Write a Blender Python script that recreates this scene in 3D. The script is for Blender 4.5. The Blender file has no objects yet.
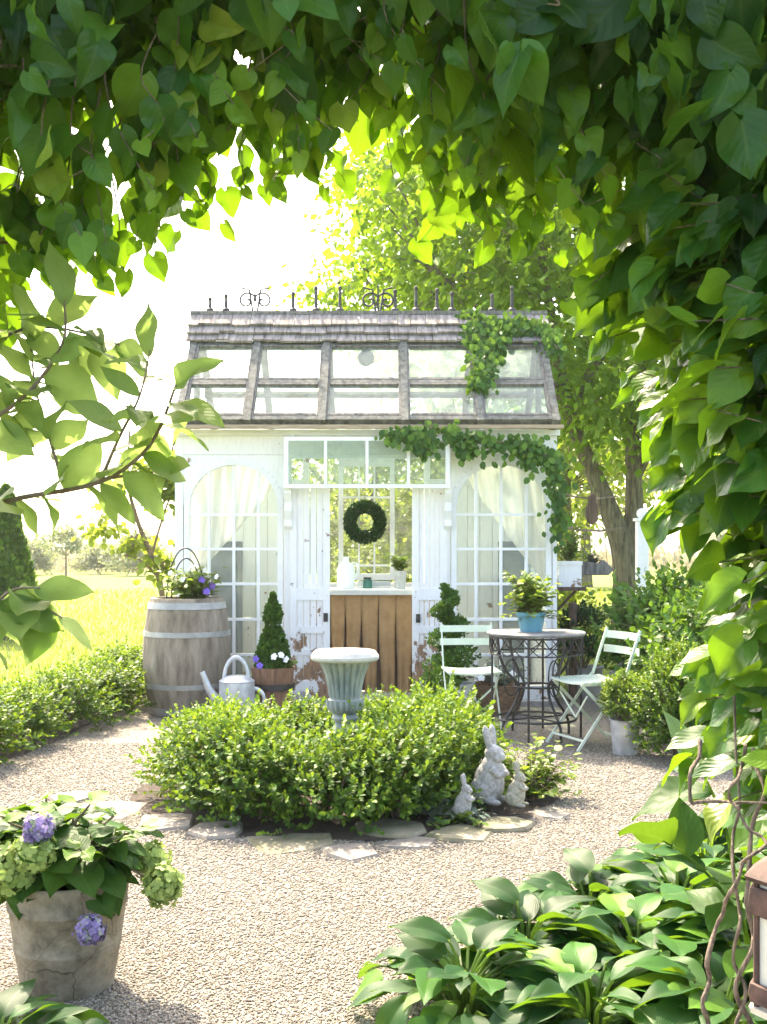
import bpy, bmesh, math, random
import numpy as np
from mathutils import Vector, Matrix, Euler

R = math.radians
PI = math.pi
rng = np.random.default_rng(7)
random.seed(7)
scene = bpy.context.scene
COL = scene.collection

# ------------------------------------------------------------------ camera, sky, sun, exposure
EYE = 1.27
F = 1100.0
cam_d = bpy.data.cameras.new('camera')
cam = bpy.data.objects.new('camera', cam_d)
COL.objects.link(cam)
cam.location = (0, 0, EYE)
cam.rotation_euler = (R(90), 0, 0)
cam_d.sensor_fit = 'VERTICAL'
cam_d.sensor_height = 24.0
cam_d.lens = 24.0 * F / 1024.0
cam_d.shift_y = 38.0 / 1024.0
cam_d.clip_start = 0.05
cam_d.clip_end = 3000
scene.camera = cam

SUN_EL = R(50)
SUN_AZ = R(-22)          # measured from +Y towards +X : sun stands behind the greenhouse, to the left
world = bpy.data.worlds.new("World")
scene.world = world
world.use_nodes = True
wn = world.node_tree.nodes
wl = world.node_tree.links
wn.clear()
sky = wn.new('ShaderNodeTexSky')
sky.sky_type = 'NISHITA'
sky.sun_disc = False
sky.sun_elevation = SUN_EL
sky.sun_rotation = SUN_AZ
sky.air_density = 0.7
sky.dust_density = 3.0
sky.ozone_density = 0.6
bg = wn.new('ShaderNodeBackground')
bg.inputs['Strength'].default_value = 0.15
wo = wn.new('ShaderNodeOutputWorld')
wl.new(sky.outputs[0], bg.inputs[0])
wl.new(bg.outputs[0], wo.inputs[0])

sd = bpy.data.lights.new('sun', 'SUN')
sd.energy = 2.05
sd.angle = R(0.6)
sd.color = (1.0, 0.93, 0.82)
sun = bpy.data.objects.new('sun', sd)
COL.objects.link(sun)
sdir = Vector((math.sin(SUN_AZ) * math.cos(SUN_EL), math.cos(SUN_AZ) * math.cos(SUN_EL), math.sin(SUN_EL)))
sun.rotation_euler = sdir.to_track_quat('Z', 'Y').to_euler()
sun.location = (2, 20, 20)

vs = scene.view_settings
vs.view_transform = 'Standard'
vs.look = 'None'
vs.exposure = 2.98
vs.use_white_balance = True
vs.white_balance_temperature = 7700
vs.white_balance_tint = 10
vs.gamma = 1
vs.use_curve_mapping = False
scene.render.engine = 'CYCLES'
cy = scene.cycles
cy.use_denoising = True
cy.max_bounces = 9
cy.diffuse_bounces = 4
cy.glossy_bounces = 3
cy.transmission_bounces = 6
cy.transparent_max_bounces = 12
cy.caustics_reflective = False
cy.caustics_refractive = False
cy.sample_clamp_indirect = 6.0
scene.render.film_transparent = False


# ------------------------------------------------------------------ placing helpers
def X(px, d): return (px - 383.5) * d / F
def Z(py, d): return EYE - (py - 550.0) * d / F
def P(px, py, d): return Vector((X(px, d), d, Z(py, d)))
def G(px, py):
    d = EYE * F / (py - 550.0)
    return Vector((X(px, d), d, 0))


def lin(h):
    h = h.lstrip('#')
    c = [int(h[i:i + 2], 16) / 255 for i in (0, 2, 4)]
    return tuple(x / 12.92 if x <= 0.04045 else ((x + 0.055) / 1.055) ** 2.4 for x in c)


# ------------------------------------------------------------------ objects, tags
def tag(o, label=None, cat=None, group=None, kind=None):
    if label: o['label'] = label
    if cat: o['category'] = cat
    if group: o['group'] = group
    if kind: o['kind'] = kind
    return o


def thing(name, label, cat, loc=(0, 0, 0), rotz=0, group=None):
    o = bpy.data.objects.new(name, None)
    o.empty_display_size = 0.1
    COL.objects.link(o)
    o.location = loc
    o.rotation_euler = (0, 0, rotz)
    return tag(o, label, cat, group)


def rootloc(p):
    while p is not None and p.parent is not None:
        p = p.parent
    return Vector(p.location) if p is not None else Vector((0, 0, 0))


def copy_tree(o, parent=None):
    c = o.copy()
    COL.objects.link(c)
    if parent is not None:
        c.parent = parent
    for ch in list(o.children):
        copy_tree(ch, c)
    return c


def place(src, loc, rotz=0, scale=1.0, label=None, group=None, first=False):
    o = src if first else copy_tree(src)
    o.location = loc
    o.rotation_euler = (0, 0, rotz)
    o.scale = (scale,) * 3 if not isinstance(scale, tuple) else scale
    if label: o['label'] = label
    if group: o['group'] = group
    return o


def link_mesh(name, me, mat, parent, loc=None):
    o = bpy.data.objects.new(name, me)
    COL.objects.link(o)
    if mat is not None:
        me.materials.append(mat)
    if parent is not None:
        o.parent = parent
    if loc is not None:
        o.location = loc
    return o


class MB:
    def __init__(s):
        s.v = []
        s.f = []

    def add(s, vs_, fs):
        n = len(s.v)
        s.v.extend([Vector(a) for a in vs_])
        s.f.extend([tuple(i + n for i in f) for f in fs])
        return s

    def box(s, x0, x1, y0, y1, z0, z1):
        return s.add([(x0, y0, z0), (x1, y0, z0), (x1, y1, z0), (x0, y1, z0), (x0, y0, z1), (x1, y0, z1), (x1, y1, z1), (x0, y1, z1)],
                     [(0, 3, 2, 1), (4, 5, 6, 7), (0, 1, 5, 4), (1, 2, 6, 5), (2, 3, 7, 6), (3, 0, 4, 7)])

    def obox(s, c, size, M):
        c = Vector(c)
        h = [q / 2 for q in size]
        vs_ = []
        for z in (-h[2], h[2]):
            for x, y in ((-h[0], -h[1]), (h[0], -h[1]), (h[0], h[1]), (-h[0], h[1])):
                vs_.append(c + M @ Vector((x, y, z)))
        return s.add(vs_, [(0, 3, 2, 1), (4, 5, 6, 7), (0, 1, 5, 4), (1, 2, 6, 5), (2, 3, 7, 6), (3, 0, 4, 7)])

    def bar(s, p, q, w, h, up=(0, 0, 1)):
        p = Vector(p); q = Vector(q)
        d = (q - p)
        L = d.length
        d.normalize()
        u = Vector(up)
        if abs(u.dot(d)) > 0.98:
            u = Vector((0, 1, 0))
        a = d.cross(u).normalized()
        b = a.cross(d).normalized()
        M = Matrix((a, d, b)).transposed()
        return s.obox((p + q) / 2, (w, L, h), M)

    def tube(s, pts, r, n=8, cap=True, closed=False):
        pts = [Vector(p) for p in pts]
        m = len(pts)
        if not hasattr(r, '__len__'):
            r = [r] * m
        base = len(s.v)
        prev = None
        for i, p in enumerate(pts):
            if closed:
                t = pts[(i + 1) % m] - pts[(i - 1) % m]
            else:
                t = pts[min(i + 1, m - 1)] - pts[max(i - 1, 0)]
            if t.length < 1e-9:
                t = Vector((0, 0, 1))
            t.normalize()
            if prev is None:
                ref = Vector((0, 0, 1)) if abs(t.z) < 0.9 else Vector((1, 0, 0))
                a = t.cross(ref).normalized()
            else:
                a = prev - t * prev.dot(t)
                if a.length < 1e-6:
                    a = t.orthogonal()
                a.normalize()
            prev = a
            b = t.cross(a)
            for k in range(n):
                an = 2 * PI * k / n
                s.v.append(p + (a * math.cos(an) + b * math.sin(an)) * r[i])
        seg = m if closed else m - 1
        for i in range(seg):
            j = (i + 1) % m
            for k in range(n):
                k2 = (k + 1) % n
                s.f.append((base + i * n + k, base + i * n + k2, base + j * n + k2, base + j * n + k))
        if cap and not closed:
            s.f.append(tuple(base + k for k in reversed(range(n))))
            s.f.append(tuple(base + (m - 1) * n + k for k in range(n)))
        return s

    def lathe(s, prof, n=32, c=(0, 0, 0), flute=0, fl_amp=0.0, fl_rng=(0, 1e9), cap=True):
        c = Vector(c)
        base = len(s.v)
        for (r, z) in prof:
            for k in range(n):
                a = 2 * PI * k / n
                rr = r
                if flute and fl_rng[0] <= z <= fl_rng[1]:
                    rr = r * (1 + fl_amp * (abs(math.sin(flute * a / 2)) - 0.6))
                s.v.append(c + Vector((rr * math.cos(a), rr * math.sin(a), z)))
        m = len(prof)
        for i in range(m - 1):
            for k in range(n):
                k2 = (k + 1) % n
                s.f.append((base + i * n + k, base + i * n + k2, base + (i + 1) * n + k2, base + (i + 1) * n + k))
        if cap:
            s.f.append(tuple(base + k for k in reversed(range(n))))
            s.f.append(tuple(base + (m - 1) * n + k for k in range(n)))
        return s

    def ellipsoid(s, c, r, n=16, M=None, jit=0.0):
        c = Vector(c)
        if not hasattr(r, '__len__'):
            r = (r, r, r)
        base = len(s.v)
        rows = n // 2
        for i in range(rows + 1):
            th = PI * i / rows
            th = min(max(th, 0.02), PI - 0.02)
            for k in range(n):
                ph = 2 * PI * k / n
                q = Vector((r[0] * math.sin(th) * math.cos(ph), r[1] * math.sin(th) * math.sin(ph), r[2] * math.cos(th)))
                q *= 1 + random.uniform(-jit, jit)
                if M is not None:
                    q = M @ q
                s.v.append(c + q)
        for i in range(rows):
            for k in range(n):
                k2 = (k + 1) % n
                s.f.append((base + i * n + k, base + (i + 1) * n + k, base + (i + 1) * n + k2, base + i * n + k2))
        s.f.append(tuple(base + k for k in range(n)))
        s.f.append(tuple(base + rows * n + k for k in reversed(range(n))))
        return s

    def prism(s, poly, y0, y1, plane='xz'):
        """polygon in the x-z plane (or x-y) pushed from y0 to y1 (z0..z1)"""
        n = len(poly)
        if plane == 'xz':
            vs_ = [(a, y0, b) for a, b in poly] + [(a, y1, b) for a, b in poly]
        else:
            vs_ = [(a, b, y0) for a, b in poly] + [(a, b, y1) for a, b in poly]
        fs = [tuple(range(n)), tuple(range(2 * n - 1, n - 1, -1))]
        for i in range(n):
            j = (i + 1) % n
            fs.append((i, i + n, j + n, j))
        return s.add(vs_, fs)

    def mesh(s, name, org=(0, 0, 0), smooth=True, ang=35):
        me = bpy.data.meshes.new(name)
        o = Vector(org)
        me.from_pydata([tuple(v - o) for v in s.v], [], s.f)
        me.validate()
        bm = bmesh.new()
        bm.from_mesh(me)
        bmesh.ops.recalc_face_normals(bm, faces=bm.faces)
        bm.to_mesh(me)
        bm.free()
        if smooth:
            me.polygons.foreach_set('use_smooth', [True] * len(me.polygons))
            me.set_sharp_from_angle(angle=R(ang))
        return me

    def build(s, name, mat, parent=None, org=None, smooth=True, bevel=0, ang=35):
        """parts are modelled in world space (or in the local space of a thing that stands at 0,0,0)"""
        if parent is not None:
            me = s.mesh(name, rootloc(parent), smooth, ang)
            o = link_mesh(name, me, mat, parent)
        else:
            org = Vector(org) if org is not None else Vector((0, 0, 0))
            me = s.mesh(name, org, smooth, ang)
            o = link_mesh(name, me, mat, None, org)
        if bevel:
            b = o.modifiers.new('edge', 'BEVEL')
            b.width = bevel
            b.segments = 2
            b.limit_method = 'ANGLE'
        return o


# ------------------------------------------------------------------ leaf meshes (numpy)
def grid_leaf(table, nu=3, fold=0.18, droop=0.2, ruffle=0.0, lobe=0.0, cup=0.0):
    us = np.linspace(-1, 1, nu)
    V_, UV = [], []
    for v, w in table:
        for u in us:
            x = u * w
            y = v - lobe * abs(u) ** 1.5 * max(0, 1 - 3.5 * v)
            z = fold * abs(x) - droop * v * v + ruffle * math.sin(v * 11 + u * 2) * abs(u) - cup * x * x
            V_.append((x, y, z))
            UV.append((u * 0.5 + 0.5, v))
    Fc = []
    m = len(table)
    for i in range(m - 1):
        for k in range(nu - 1):
            a = i * nu + k
            Fc.append((a, a + 1, a + nu + 1, a + nu))
    return np.array(V_), np.array(Fc), np.array(UV)


def fine(table, n):
    v = np.array([a for a, _ in table]); w = np.array([b for _, b in table])
    t = np.linspace(0, 1, n)
    t = t - 0.06 * np.sin(2 * PI * t)          # rows closer together at base and tip
    ws = np.interp(t, v, w)
    k = np.array([.25, .5, .25])
    sm = np.convolve(np.pad(ws, 1, mode='edge'), k, 'valid')
    sm[0], sm[-1] = ws[0], ws[-1]
    return list(zip(t, sm))


HEART = grid_leaf(fine([(0, .10), (.04, .30), (.14, .43), (.28, .47), (.45, .42), (.62, .32), (.78, .19), (.91, .07), (1, .006)], 15), 7, .26, .30, .045, .20)
OVATE = grid_leaf(fine([(0, .012), (.06, .10), (.18, .24), (.35, .33), (.52, .34), (.70, .26), (.85, .13), (.95, .04), (1, .004)], 13), 5, .24, .26, .04)
HOSTA = grid_leaf([(0, .02), (.06, .11), (.16, .22), (.32, .295), (.5, .29), (.67, .225), (.82, .125), (.93, .04), (1, .003)], 7, .34, .38, .035, .06, .35)
SMALL = grid_leaf([(0, .06), (.3, .36), (.7, .33), (1, .05)], 3, .3, .15)
DIAMOND = grid_leaf([(0, .03), (.45, .34), (1, .02)], 3, .3, .15)
NEEDLE = grid_leaf([(0, .06), (.5, .09), (1, .01)], 3, .3, .1)
PETAL = grid_leaf([(0, .10), (.35, .36), (.75, .42), (1, .22)], 3, .1, .1)

_p = (1 + 5 ** .5) / 2
ICO_V = np.array([(-1, _p, 0), (1, _p, 0), (-1, -_p, 0), (1, -_p, 0), (0, -1, _p), (0, 1, _p), (0, -1, -_p), (0, 1, -_p), (_p, 0, -1), (_p, 0, 1), (-_p, 0, -1), (-_p, 0, 1)]) / 1.9
ICO_F = np.array([(0, 11, 5), (0, 5, 1), (0, 1, 7), (0, 7, 10), (0, 10, 11), (1, 5, 9), (5, 11, 4), (11, 10, 2), (10, 7, 6), (7, 1, 8), (3, 9, 4), (3, 4, 2), (3, 2, 6), (3, 6, 8), (3, 8, 9), (4, 9, 5), (2, 4, 11), (6, 2, 10), (8, 6, 7), (9, 8, 1)])


def norm(a):
    return a / np.maximum(np.linalg.norm(a, axis=1, keepdims=True), 1e-9)


def scatter_mesh(name, tmpl, pos, tip, nrm, size, tone=None, zvar=None, wvar=None, jitter=0.0, smooth=True, bend=0.0):
    V_, Fc, UV = tmpl
    pos = np.asarray(pos, float); tip = norm(np.asarray(tip, float)); nrm = np.asarray(nrm, float)
    N = len(pos)
    nrm = nrm - (nrm * tip).sum(1, keepdims=True) * tip
    nrm = norm(nrm)
    side = np.cross(tip, nrm)
    size = np.broadcast_to(np.asarray(size, float), (N,))
    if tone is None: tone = rng.random(N)
    if zvar is None: zvar = rng.uniform(0.2, 1.5, N)
    if wvar is None: wvar = rng.uniform(0.85, 1.15, N)
    n = len(V_)
    T = np.broadcast_to(V_, (N, n, 3)).copy()
    if jitter:
        T *= 1 + rng.uniform(-jitter, jitter, (N, n, 1))
    T[:, :, 0] *= wvar[:, None]
    T[:, :, 2] *= zvar[:, None]
    T *= size[:, None, None]
    if bend:
        kb = rng.normal(size=N) * bend
        T[:, :, 0] += kb[:, None] * T[:, :, 1] ** 2 / size[:, None]
        T[:, :, 2] += (rng.normal(size=N) * bend)[:, None] * T[:, :, 0]
    W = pos[:, None, :] + T[:, :, 0:1] * side[:, None, :] + T[:, :, 1:2] * tip[:, None, :] + T[:, :, 2:3] * nrm[:, None, :]
    k = Fc.shape[1]
    faces = (Fc[None] + (np.arange(N) * n)[:, None, None]).reshape(-1)
    me = bpy.data.meshes.new(name)
    me.vertices.add(N * n)
    me.vertices.foreach_set('co', W.reshape(-1).astype(np.float32))
    nf = N * len(Fc)
    me.loops.add(nf * k)
    me.loops.foreach_set('vertex_index', faces.astype(np.int32))
    me.polygons.add(nf)
    me.polygons.foreach_set('loop_start', (np.arange(nf) * k).astype(np.int32))
    me.polygons.foreach_set('use_smooth', np.full(nf, smooth))
    me.update(calc_edges=True)
    at = me.attributes.new('tone', 'FLOAT', 'POINT')
    at.data.foreach_set('value', np.repeat(tone, n).astype(np.float32))
    if UV is not None:
        uvl = me.uv_layers.new(name='UVMap')
        uvs = np.tile(UV[Fc.reshape(-1)], (N, 1))
        uvl.data.foreach_set('uv', uvs.reshape(-1).astype(np.float32))
    return me


def rand_dirs(n):
    d = rng.normal(size=(n, 3))
    return norm(d)


# ------------------------------------------------------------------ materials
def new_mat(name):
    m = bpy.data.materials.new(name)
    m.use_nodes = True
    nt = m.node_tree
    b = nt.nodes['Principled BSDF']
    return m, nt, b


def ramp(nt, stops):
    r = nt.nodes.new('ShaderNodeValToRGB')
    el = r.color_ramp.elements
    while len(el) < len(stops):
        el.new(0.5)
    for e, (p, c) in zip(el, stops):
        e.position = p
        e.color = (*c, 1) if len(c) == 3 else c
    return r


def noise(nt, vec, scale, detail=6, rough=0.6):
    n = nt.nodes.new('ShaderNodeTexNoise')
    n.inputs['Scale'].default_value = scale
    n.inputs['Detail'].default_value = detail
    n.inputs['Roughness'].default_value = rough
    if vec is not None:
        nt.links.new(vec, n.inputs['Vector'])
    return n


def coords(nt, stretch=(1, 1, 1), kind='Object'):
    t = nt.nodes.new('ShaderNodeTexCoord')
    mp = nt.nodes.new('ShaderNodeMapping')
    mp.inputs['Scale'].default_value = stretch
    nt.links.new(t.outputs[kind], mp.inputs['Vector'])
    return mp.outputs['Vector']


def bump(nt, h, b, strength=0.4, dist=0.01):
    n = nt.nodes.new('ShaderNodeBump')
    n.inputs['Strength'].default_value = strength
    n.inputs['Distance'].default_value = dist
    nt.links.new(h, n.inputs['Height'])
    nt.links.new(n.outputs['Normal'], b.inputs['Normal'])


def rough_mat(name, c1, c2, scale=8, rough=0.7, stretch=(1, 1, 1), bstr=0.4, bdist=0.005, metal=0.0, c3=None, lo=0.35, hi=0.65, detail=8):
    m, nt, b = new_mat(name)
    v = coords(nt, stretch)
    n = noise(nt, v, scale, detail)
    st = [(lo, c1), (hi, c2)]
    if c3: st.append((min(hi + 0.12, 1), c3))
    r = ramp(nt, st)
    nt.links.new(n.outputs['Fac'], r.inputs['Fac'])
    nt.links.new(r.outputs['Color'], b.inputs['Base Color'])
    n2 = noise(nt, v, scale * 4, 6)
    bump(nt, n2.outputs['Fac'], b, bstr, bdist)
    b.inputs['Roughness'].default_value = rough
    b.inputs['Metallic'].default_value = metal
    return m


def leaf_mat(name, stops, trans_col, trans=0.4, rough=0.42, veins=0.0, vein_n=7.0, parallel=False, spec=0.25):
    """stops: colours across a per-leaf value"""
    m, nt, b = new_mat(name)
    at = nt.nodes.new('ShaderNodeAttribute')
    at.attribute_name = 'tone'
    r = ramp(nt, stops)
    nt.links.new(at.outputs['Fac'], r.inputs['Fac'])
    col = r.outputs['Color']
    if veins:
        uv = nt.nodes.new('ShaderNodeUVMap')
        sx = nt.nodes.new('ShaderNodeSeparateXYZ')
        nt.links.new(uv.outputs['UV'], sx.inputs[0])
        def mth(op, a, bb=None, c=None):
            q = nt.nodes.new('ShaderNodeMath')
            q.operation = op
            for i, x in enumerate((a, bb, c)):
                if x is None: continue
                if isinstance(x, (int, float)): q.inputs[i].default_value = x
                else: nt.links.new(x, q.inputs[i])
            return q.outputs[0]
        u = mth('ABSOLUTE', mth('SUBTRACT', sx.outputs[0], 0.5))
        mid = mth('SUBTRACT', 1.0, mth('MINIMUM', mth('MULTIPLY', u, 22.0), 1.0))
        if parallel:
            ph = mth('MULTIPLY', sx.outputs[0], vein_n)
        else:
            ph = mth('SUBTRACT', mth('MULTIPLY', sx.outputs[1], vein_n), mth('MULTIPLY', u, 5.0))
        tri = mth('ABSOLUTE', mth('SUBTRACT', mth('FRACT', ph), 0.5))
        lat = mth('SUBTRACT', 1.0, mth('MINIMUM', mth('MULTIPLY', tri, 7.0), 1.0))
        vein = mth('MAXIMUM', mid, mth('MULTIPLY', lat, 0.35))
        mx = nt.nodes.new('ShaderNodeMix')
        mx.data_type = 'RGBA'
        mx.blend_type = 'MIX'
        nt.links.new(mth('MULTIPLY', vein, veins), mx.inputs['Factor'])
        nt.links.new(col, mx.inputs['A'])
        mx.inputs['B'].default_value = (.16, .26, .06, 1)
        col = mx.outputs['Result']
        h = mth('SUBTRACT', mth('MULTIPLY', tri, 1.0), mth('MULTIPLY', mid, 0.5))
        bump(nt, h, b, 0.25 if parallel else 0.3, 0.004)
    n = noise(nt, coords(nt), 22, 6, 0.7)
    hs = nt.nodes.new('ShaderNodeHueSaturation')
    mr = nt.nodes.new('ShaderNodeMapRange')
    mr.inputs['To Min'].default_value = 0.55
    mr.inputs['To Max'].default_value = 1.45
    nt.links.new(n.outputs['Fac'], mr.inputs['Value'])
    nt.links.new(mr.outputs[0], hs.inputs['Value'])
    nt.links.new(col, hs.inputs['Color'])
    nt.links.new(hs.outputs['Color'], b.inputs['Base Color'])
    b.inputs['Roughness'].default_value = rough
    b.inputs['Specular IOR Level'].default_value = spec
    tr = nt.nodes.new('ShaderNodeBsdfTranslucent')
    mixc = nt.nodes.new('ShaderNodeMix')
    mixc.data_type = 'RGBA'
    mixc.inputs['Factor'].default_value = 0.6
    nt.links.new(hs.outputs['Color'], mixc.inputs['A'])
    mixc.inputs['B'].default_value = (*trans_col, 1)
    nt.links.new(mixc.outputs['Result'], tr.inputs['Color'])
    ms = nt.nodes.new('ShaderNodeMixShader')
    ms.inputs[0].default_value = trans
    nt.links.new(b.outputs[0], ms.inputs[1])
    nt.links.new(tr.outputs[0], ms.inputs[2])
    nt.links.new(ms.outputs[0], nt.nodes['Material Output'].inputs['Surface'])
    return m


def glass_mat(name, dirt=0.12, gloss=0.12, tint=(0.95, 0.98, 0.96)):
    m, nt, b = new_mat(name)
    nt.nodes.remove(b)
    tp = nt.nodes.new('ShaderNodeBsdfTransparent')
    tp.inputs[0].default_value = (*tint, 1)
    gl = nt.nodes.new('ShaderNodeBsdfGlossy')
    gl.inputs['Roughness'].default_value = 0.06
    df = nt.nodes.new('ShaderNodeBsdfDiffuse')
    df.inputs[0].default_value = (0.78, 0.80, 0.78, 1)
    v = coords(nt)
    n = noise(nt, v, 5, 6)
    mr = nt.nodes.new('ShaderNodeMapRange')
    mr.inputs['From Min'].default_value = 0.3
    mr.inputs['From Max'].default_value = 0.8
    mr.inputs['To Min'].default_value = dirt * 0.3
    mr.inputs['To Max'].default_value = dirt * 1.8
    nt.links.new(n.outputs['Fac'], mr.inputs['Value'])
    m1 = nt.nodes.new('ShaderNodeMixShader')
    nt.links.new(mr.outputs[0], m1.inputs[0])
    nt.links.new(tp.outputs[0], m1.inputs[1])
    tl = nt.nodes.new('ShaderNodeBsdfTranslucent')
    tl.inputs[0].default_value = (0.86, 0.88, 0.86, 1)
    md = nt.nodes.new('ShaderNodeMixShader')
    md.inputs[0].default_value = 0.6
    nt.links.new(df.outputs[0], md.inputs[1])
    nt.links.new(tl.outputs[0], md.inputs[2])
    nt.links.new(md.outputs[0], m1.inputs[2])
    lw = nt.nodes.new('ShaderNodeLayerWeight')
    lw.inputs['Blend'].default_value = 0.5
    pw = nt.nodes.new('ShaderNodeMath')
    pw.operation = 'POWER'
    pw.inputs[1].default_value = 4.0
    nt.links.new(lw.outputs['Facing'], pw.inputs[0])
    ad = nt.nodes.new('ShaderNodeMath')
    ad.operation = 'MULTIPLY_ADD'
    ad.inputs[1].default_value = 0.5
    ad.inputs[2].default_value = gloss * 0.5
    nt.links.new(pw.outputs[0], ad.inputs[0])
    m2 = nt.nodes.new('ShaderNodeMixShader')
    nt.links.new(ad.outputs[0], m2.inputs[0])
    nt.links.new(m1.outputs[0], m2.inputs[1])
    nt.links.new(gl.outputs[0], m2.inputs[2])
    nt.links.new(m2.outputs[0], nt.nodes['Material Output'].inputs['Surface'])
    return m


def peel_mat(name, zlo, zhi, amount=0.5, paint=(0.82, 0.80, 0.77), wood=(0.26, 0.15, 0.085)):
    """white paint that has flaked off the wood, more of it low down on the door"""
    m, nt, b = new_mat(name)
    v = coords(nt, (1, 1, 1))
    vst = coords(nt, (3.4, 3.4, 3.2))
    n = noise(nt, vst, 2.4, 8, 0.65)
    t = nt.nodes.new('ShaderNodeSeparateXYZ')
    nt.links.new(v, t.inputs[0])
    mr = nt.nodes.new('ShaderNodeMapRange')
    mr.inputs['From Min'].default_value = zlo
    mr.inputs['From Max'].default_value = zhi
    mr.inputs['To Min'].default_value = amount * 0.32
    mr.inputs['To Max'].default_value = 0.0
    nt.links.new(t.outputs[2], mr.inputs['Value'])
    ad = nt.nodes.new('ShaderNodeMath')
    ad.operation = 'ADD'
    nt.links.new(n.outputs['Fac'], ad.inputs[0])
    nt.links.new(mr.outputs[0], ad.inputs[1])
    r = ramp(nt, [(0.66, (0, 0, 0)), (0.69, (1, 1, 1))])
    nt.links.new(ad.outputs[0], r.inputs['Fac'])
    n2 = noise(nt, coords(nt, (6, 6, 1.2)), 9, 8)
    rw = ramp(nt, [(0.3, tuple(x * 0.6 for x in wood)), (0.7, tuple(x * 1.6 for x in wood))])
    nt.links.new(n2.outputs['Fac'], rw.inputs['Fac'])
    rp = ramp(nt, [(0.3, tuple(x * 0.9 for x in paint)), (0.7, paint)])
    nt.links.new(n2.outputs['Fac'], rp.inputs['Fac'])
    mx = nt.nodes.new('ShaderNodeMix')
    mx.data_type = 'RGBA'
    nt.links.new(r.outputs['Color'], mx.inputs['Factor'])
    nt.links.new(rp.outputs['Color'], mx.inputs['A'])
    nt.links.new(rw.outputs['Color'], mx.inputs['B'])
    nt.links.new(mx.outputs['Result'], b.inputs['Base Color'])
    b.inputs['Roughness'].default_value = 0.6
    inv = nt.nodes.new('ShaderNodeMath')
    inv.operation = 'SUBTRACT'
    inv.inputs[0].default_value = 1.0
    nt.links.new(r.outputs['Color'], inv.inputs[1])
    bump(nt, inv.outputs[0], b, 0.6, 0.004)
    return m


M = {}
M['white'] = peel_mat('white_paint', -0.2, 1.0, 0.35, (0.86, 0.84, 0.81))
M['white_frame'] = rough_mat('white_frame_paint', (0.76, 0.75, 0.72), (0.86, 0.85, 0.83), 6, 0.5, bstr=0.15)
M['door'] = peel_mat('flaking_door_paint', -0.1, 1.1, .86, (0.85, 0.82, 0.79))
M['grey_wood'] = rough_mat('weathered_grey_wood', (0.09, 0.085, 0.075), (0.24, 0.22, 0.19), 5, 0.85, (6, 6, 1), 0.6, 0.006)
M['green_grey_wood'] = rough_mat('lichen_grey_wood', (0.07, 0.07, 0.055), (0.20, 0.20, 0.165), 7, 0.85, (3, 3, 3), 0.5, 0.005)
M['shingle'] = rough_mat('cedar_shingle', (0.13, 0.115, 0.10), (0.34, 0.30, 0.27), 4, 0.85, (9, 1.5, 1.5), 0.7, 0.008)
M['eave_wood'] = rough_mat('brown_eave_wood', (0.30, 0.21, 0.13), (0.45, 0.35, 0.24), 6, 0.7, (1, 8, 8))
M['iron'] = rough_mat('dark_iron', (0.035, 0.034, 0.034), (0.085, 0.078, 0.07), 18, 0.55, metal=0.5, bstr=0.25, bdist=0.002)
M['glass'] = glass_mat('window_glass', 0.025, 0.035)
M['roof_glass'] = glass_mat('roof_glass', 0.17, 0.07, (0.84, 0.91, 0.86))
M['stone'] = rough_mat('grey_stone', (0.24, 0.23, 0.21), (0.44, 0.43, 0.40), 9, 0.9, bstr=0.7, bdist=0.006)
M['curtain'] = rough_mat('sheer_curtain', (0.82, 0.80, 0.77), (0.87, 0.86, 0.84), 3, 0.9, (6, 6, .6), 0.2)
def add_trans(m, col, f):
    nt = m.node_tree
    b = nt.nodes['Principled BSDF']
    tr = nt.nodes.new('ShaderNodeBsdfTranslucent'); tr.inputs[0].default_value = (*col, 1)
    ms = nt.nodes.new('ShaderNodeMixShader'); ms.inputs[0].default_value = f
    nt.links.new(b.outputs[0], ms.inputs[1]); nt.links.new(tr.outputs[0], ms.inputs[2])
    nt.links.new(ms.outputs[0], nt.nodes['Material Output'].inputs['Surface'])


add_trans(M['curtain'], (.88, .87, .86), .5)
M['canvas'] = rough_mat('brown_canvas', (0.27, 0.165, 0.082), (0.36, 0.23, 0.12), 9, 0.95, (1, 1, 1), 0.4, 0.003)
M['counter'] = rough_mat('zinc_grey', (0.42, 0.45, 0.47), (0.55, 0.58, 0.60), 5, 0.4, bstr=0.1)
M['barrel'] = rough_mat('silver_oak', (0.15, 0.115, 0.08), (0.33, 0.27, 0.20), 2.2, 0.8, (6, 6, 1.6), 0.5, 0.006, c3=(0.42, 0.36, 0.29))
M['hoop'] = rough_mat('dull_zinc_hoop', (0.27, 0.265, 0.245), (0.42, 0.41, 0.385), 8, 0.5, metal=0.35, bstr=0.2)
M['zinc'] = rough_mat('galvanised_zinc', (0.40, 0.41, 0.42), (0.62, 0.64, 0.65), 14, 0.42, metal=0.45, bstr=0.15)
M['tub'] = rough_mat('red_brown_tub', (0.14, 0.065, 0.035), (0.30, 0.16, 0.09), 4, 0.75, (8, 8, 1), 0.5, 0.005)
M['mint'] = rough_mat('mint_paint', (0.62, 0.71, 0.57), (0.73, 0.80, 0.67), 8, 0.4, bstr=0.1)
M['bluepot'] = rough_mat('blue_glaze', (0.05, 0.20, 0.27), (0.12, 0.33, 0.42), 7, 0.3, bstr=0.1)
M['whitepot'] = rough_mat('white_glaze', (0.62, 0.61, 0.57), (0.80, 0.79, 0.75), 7, 0.45, bstr=0.2)
M['basket'] = rough_mat('brown_basket', (0.16, 0.09, 0.055), (0.33, 0.21, 0.13), 20, 0.8, (1, 1, 3), 0.8, 0.008)
M['soil'] = rough_mat('dark_soil', (0.03, 0.022, 0.016), (0.085, 0.06, 0.042), 25, 0.95, bstr=1.0, bdist=0.02)
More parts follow.
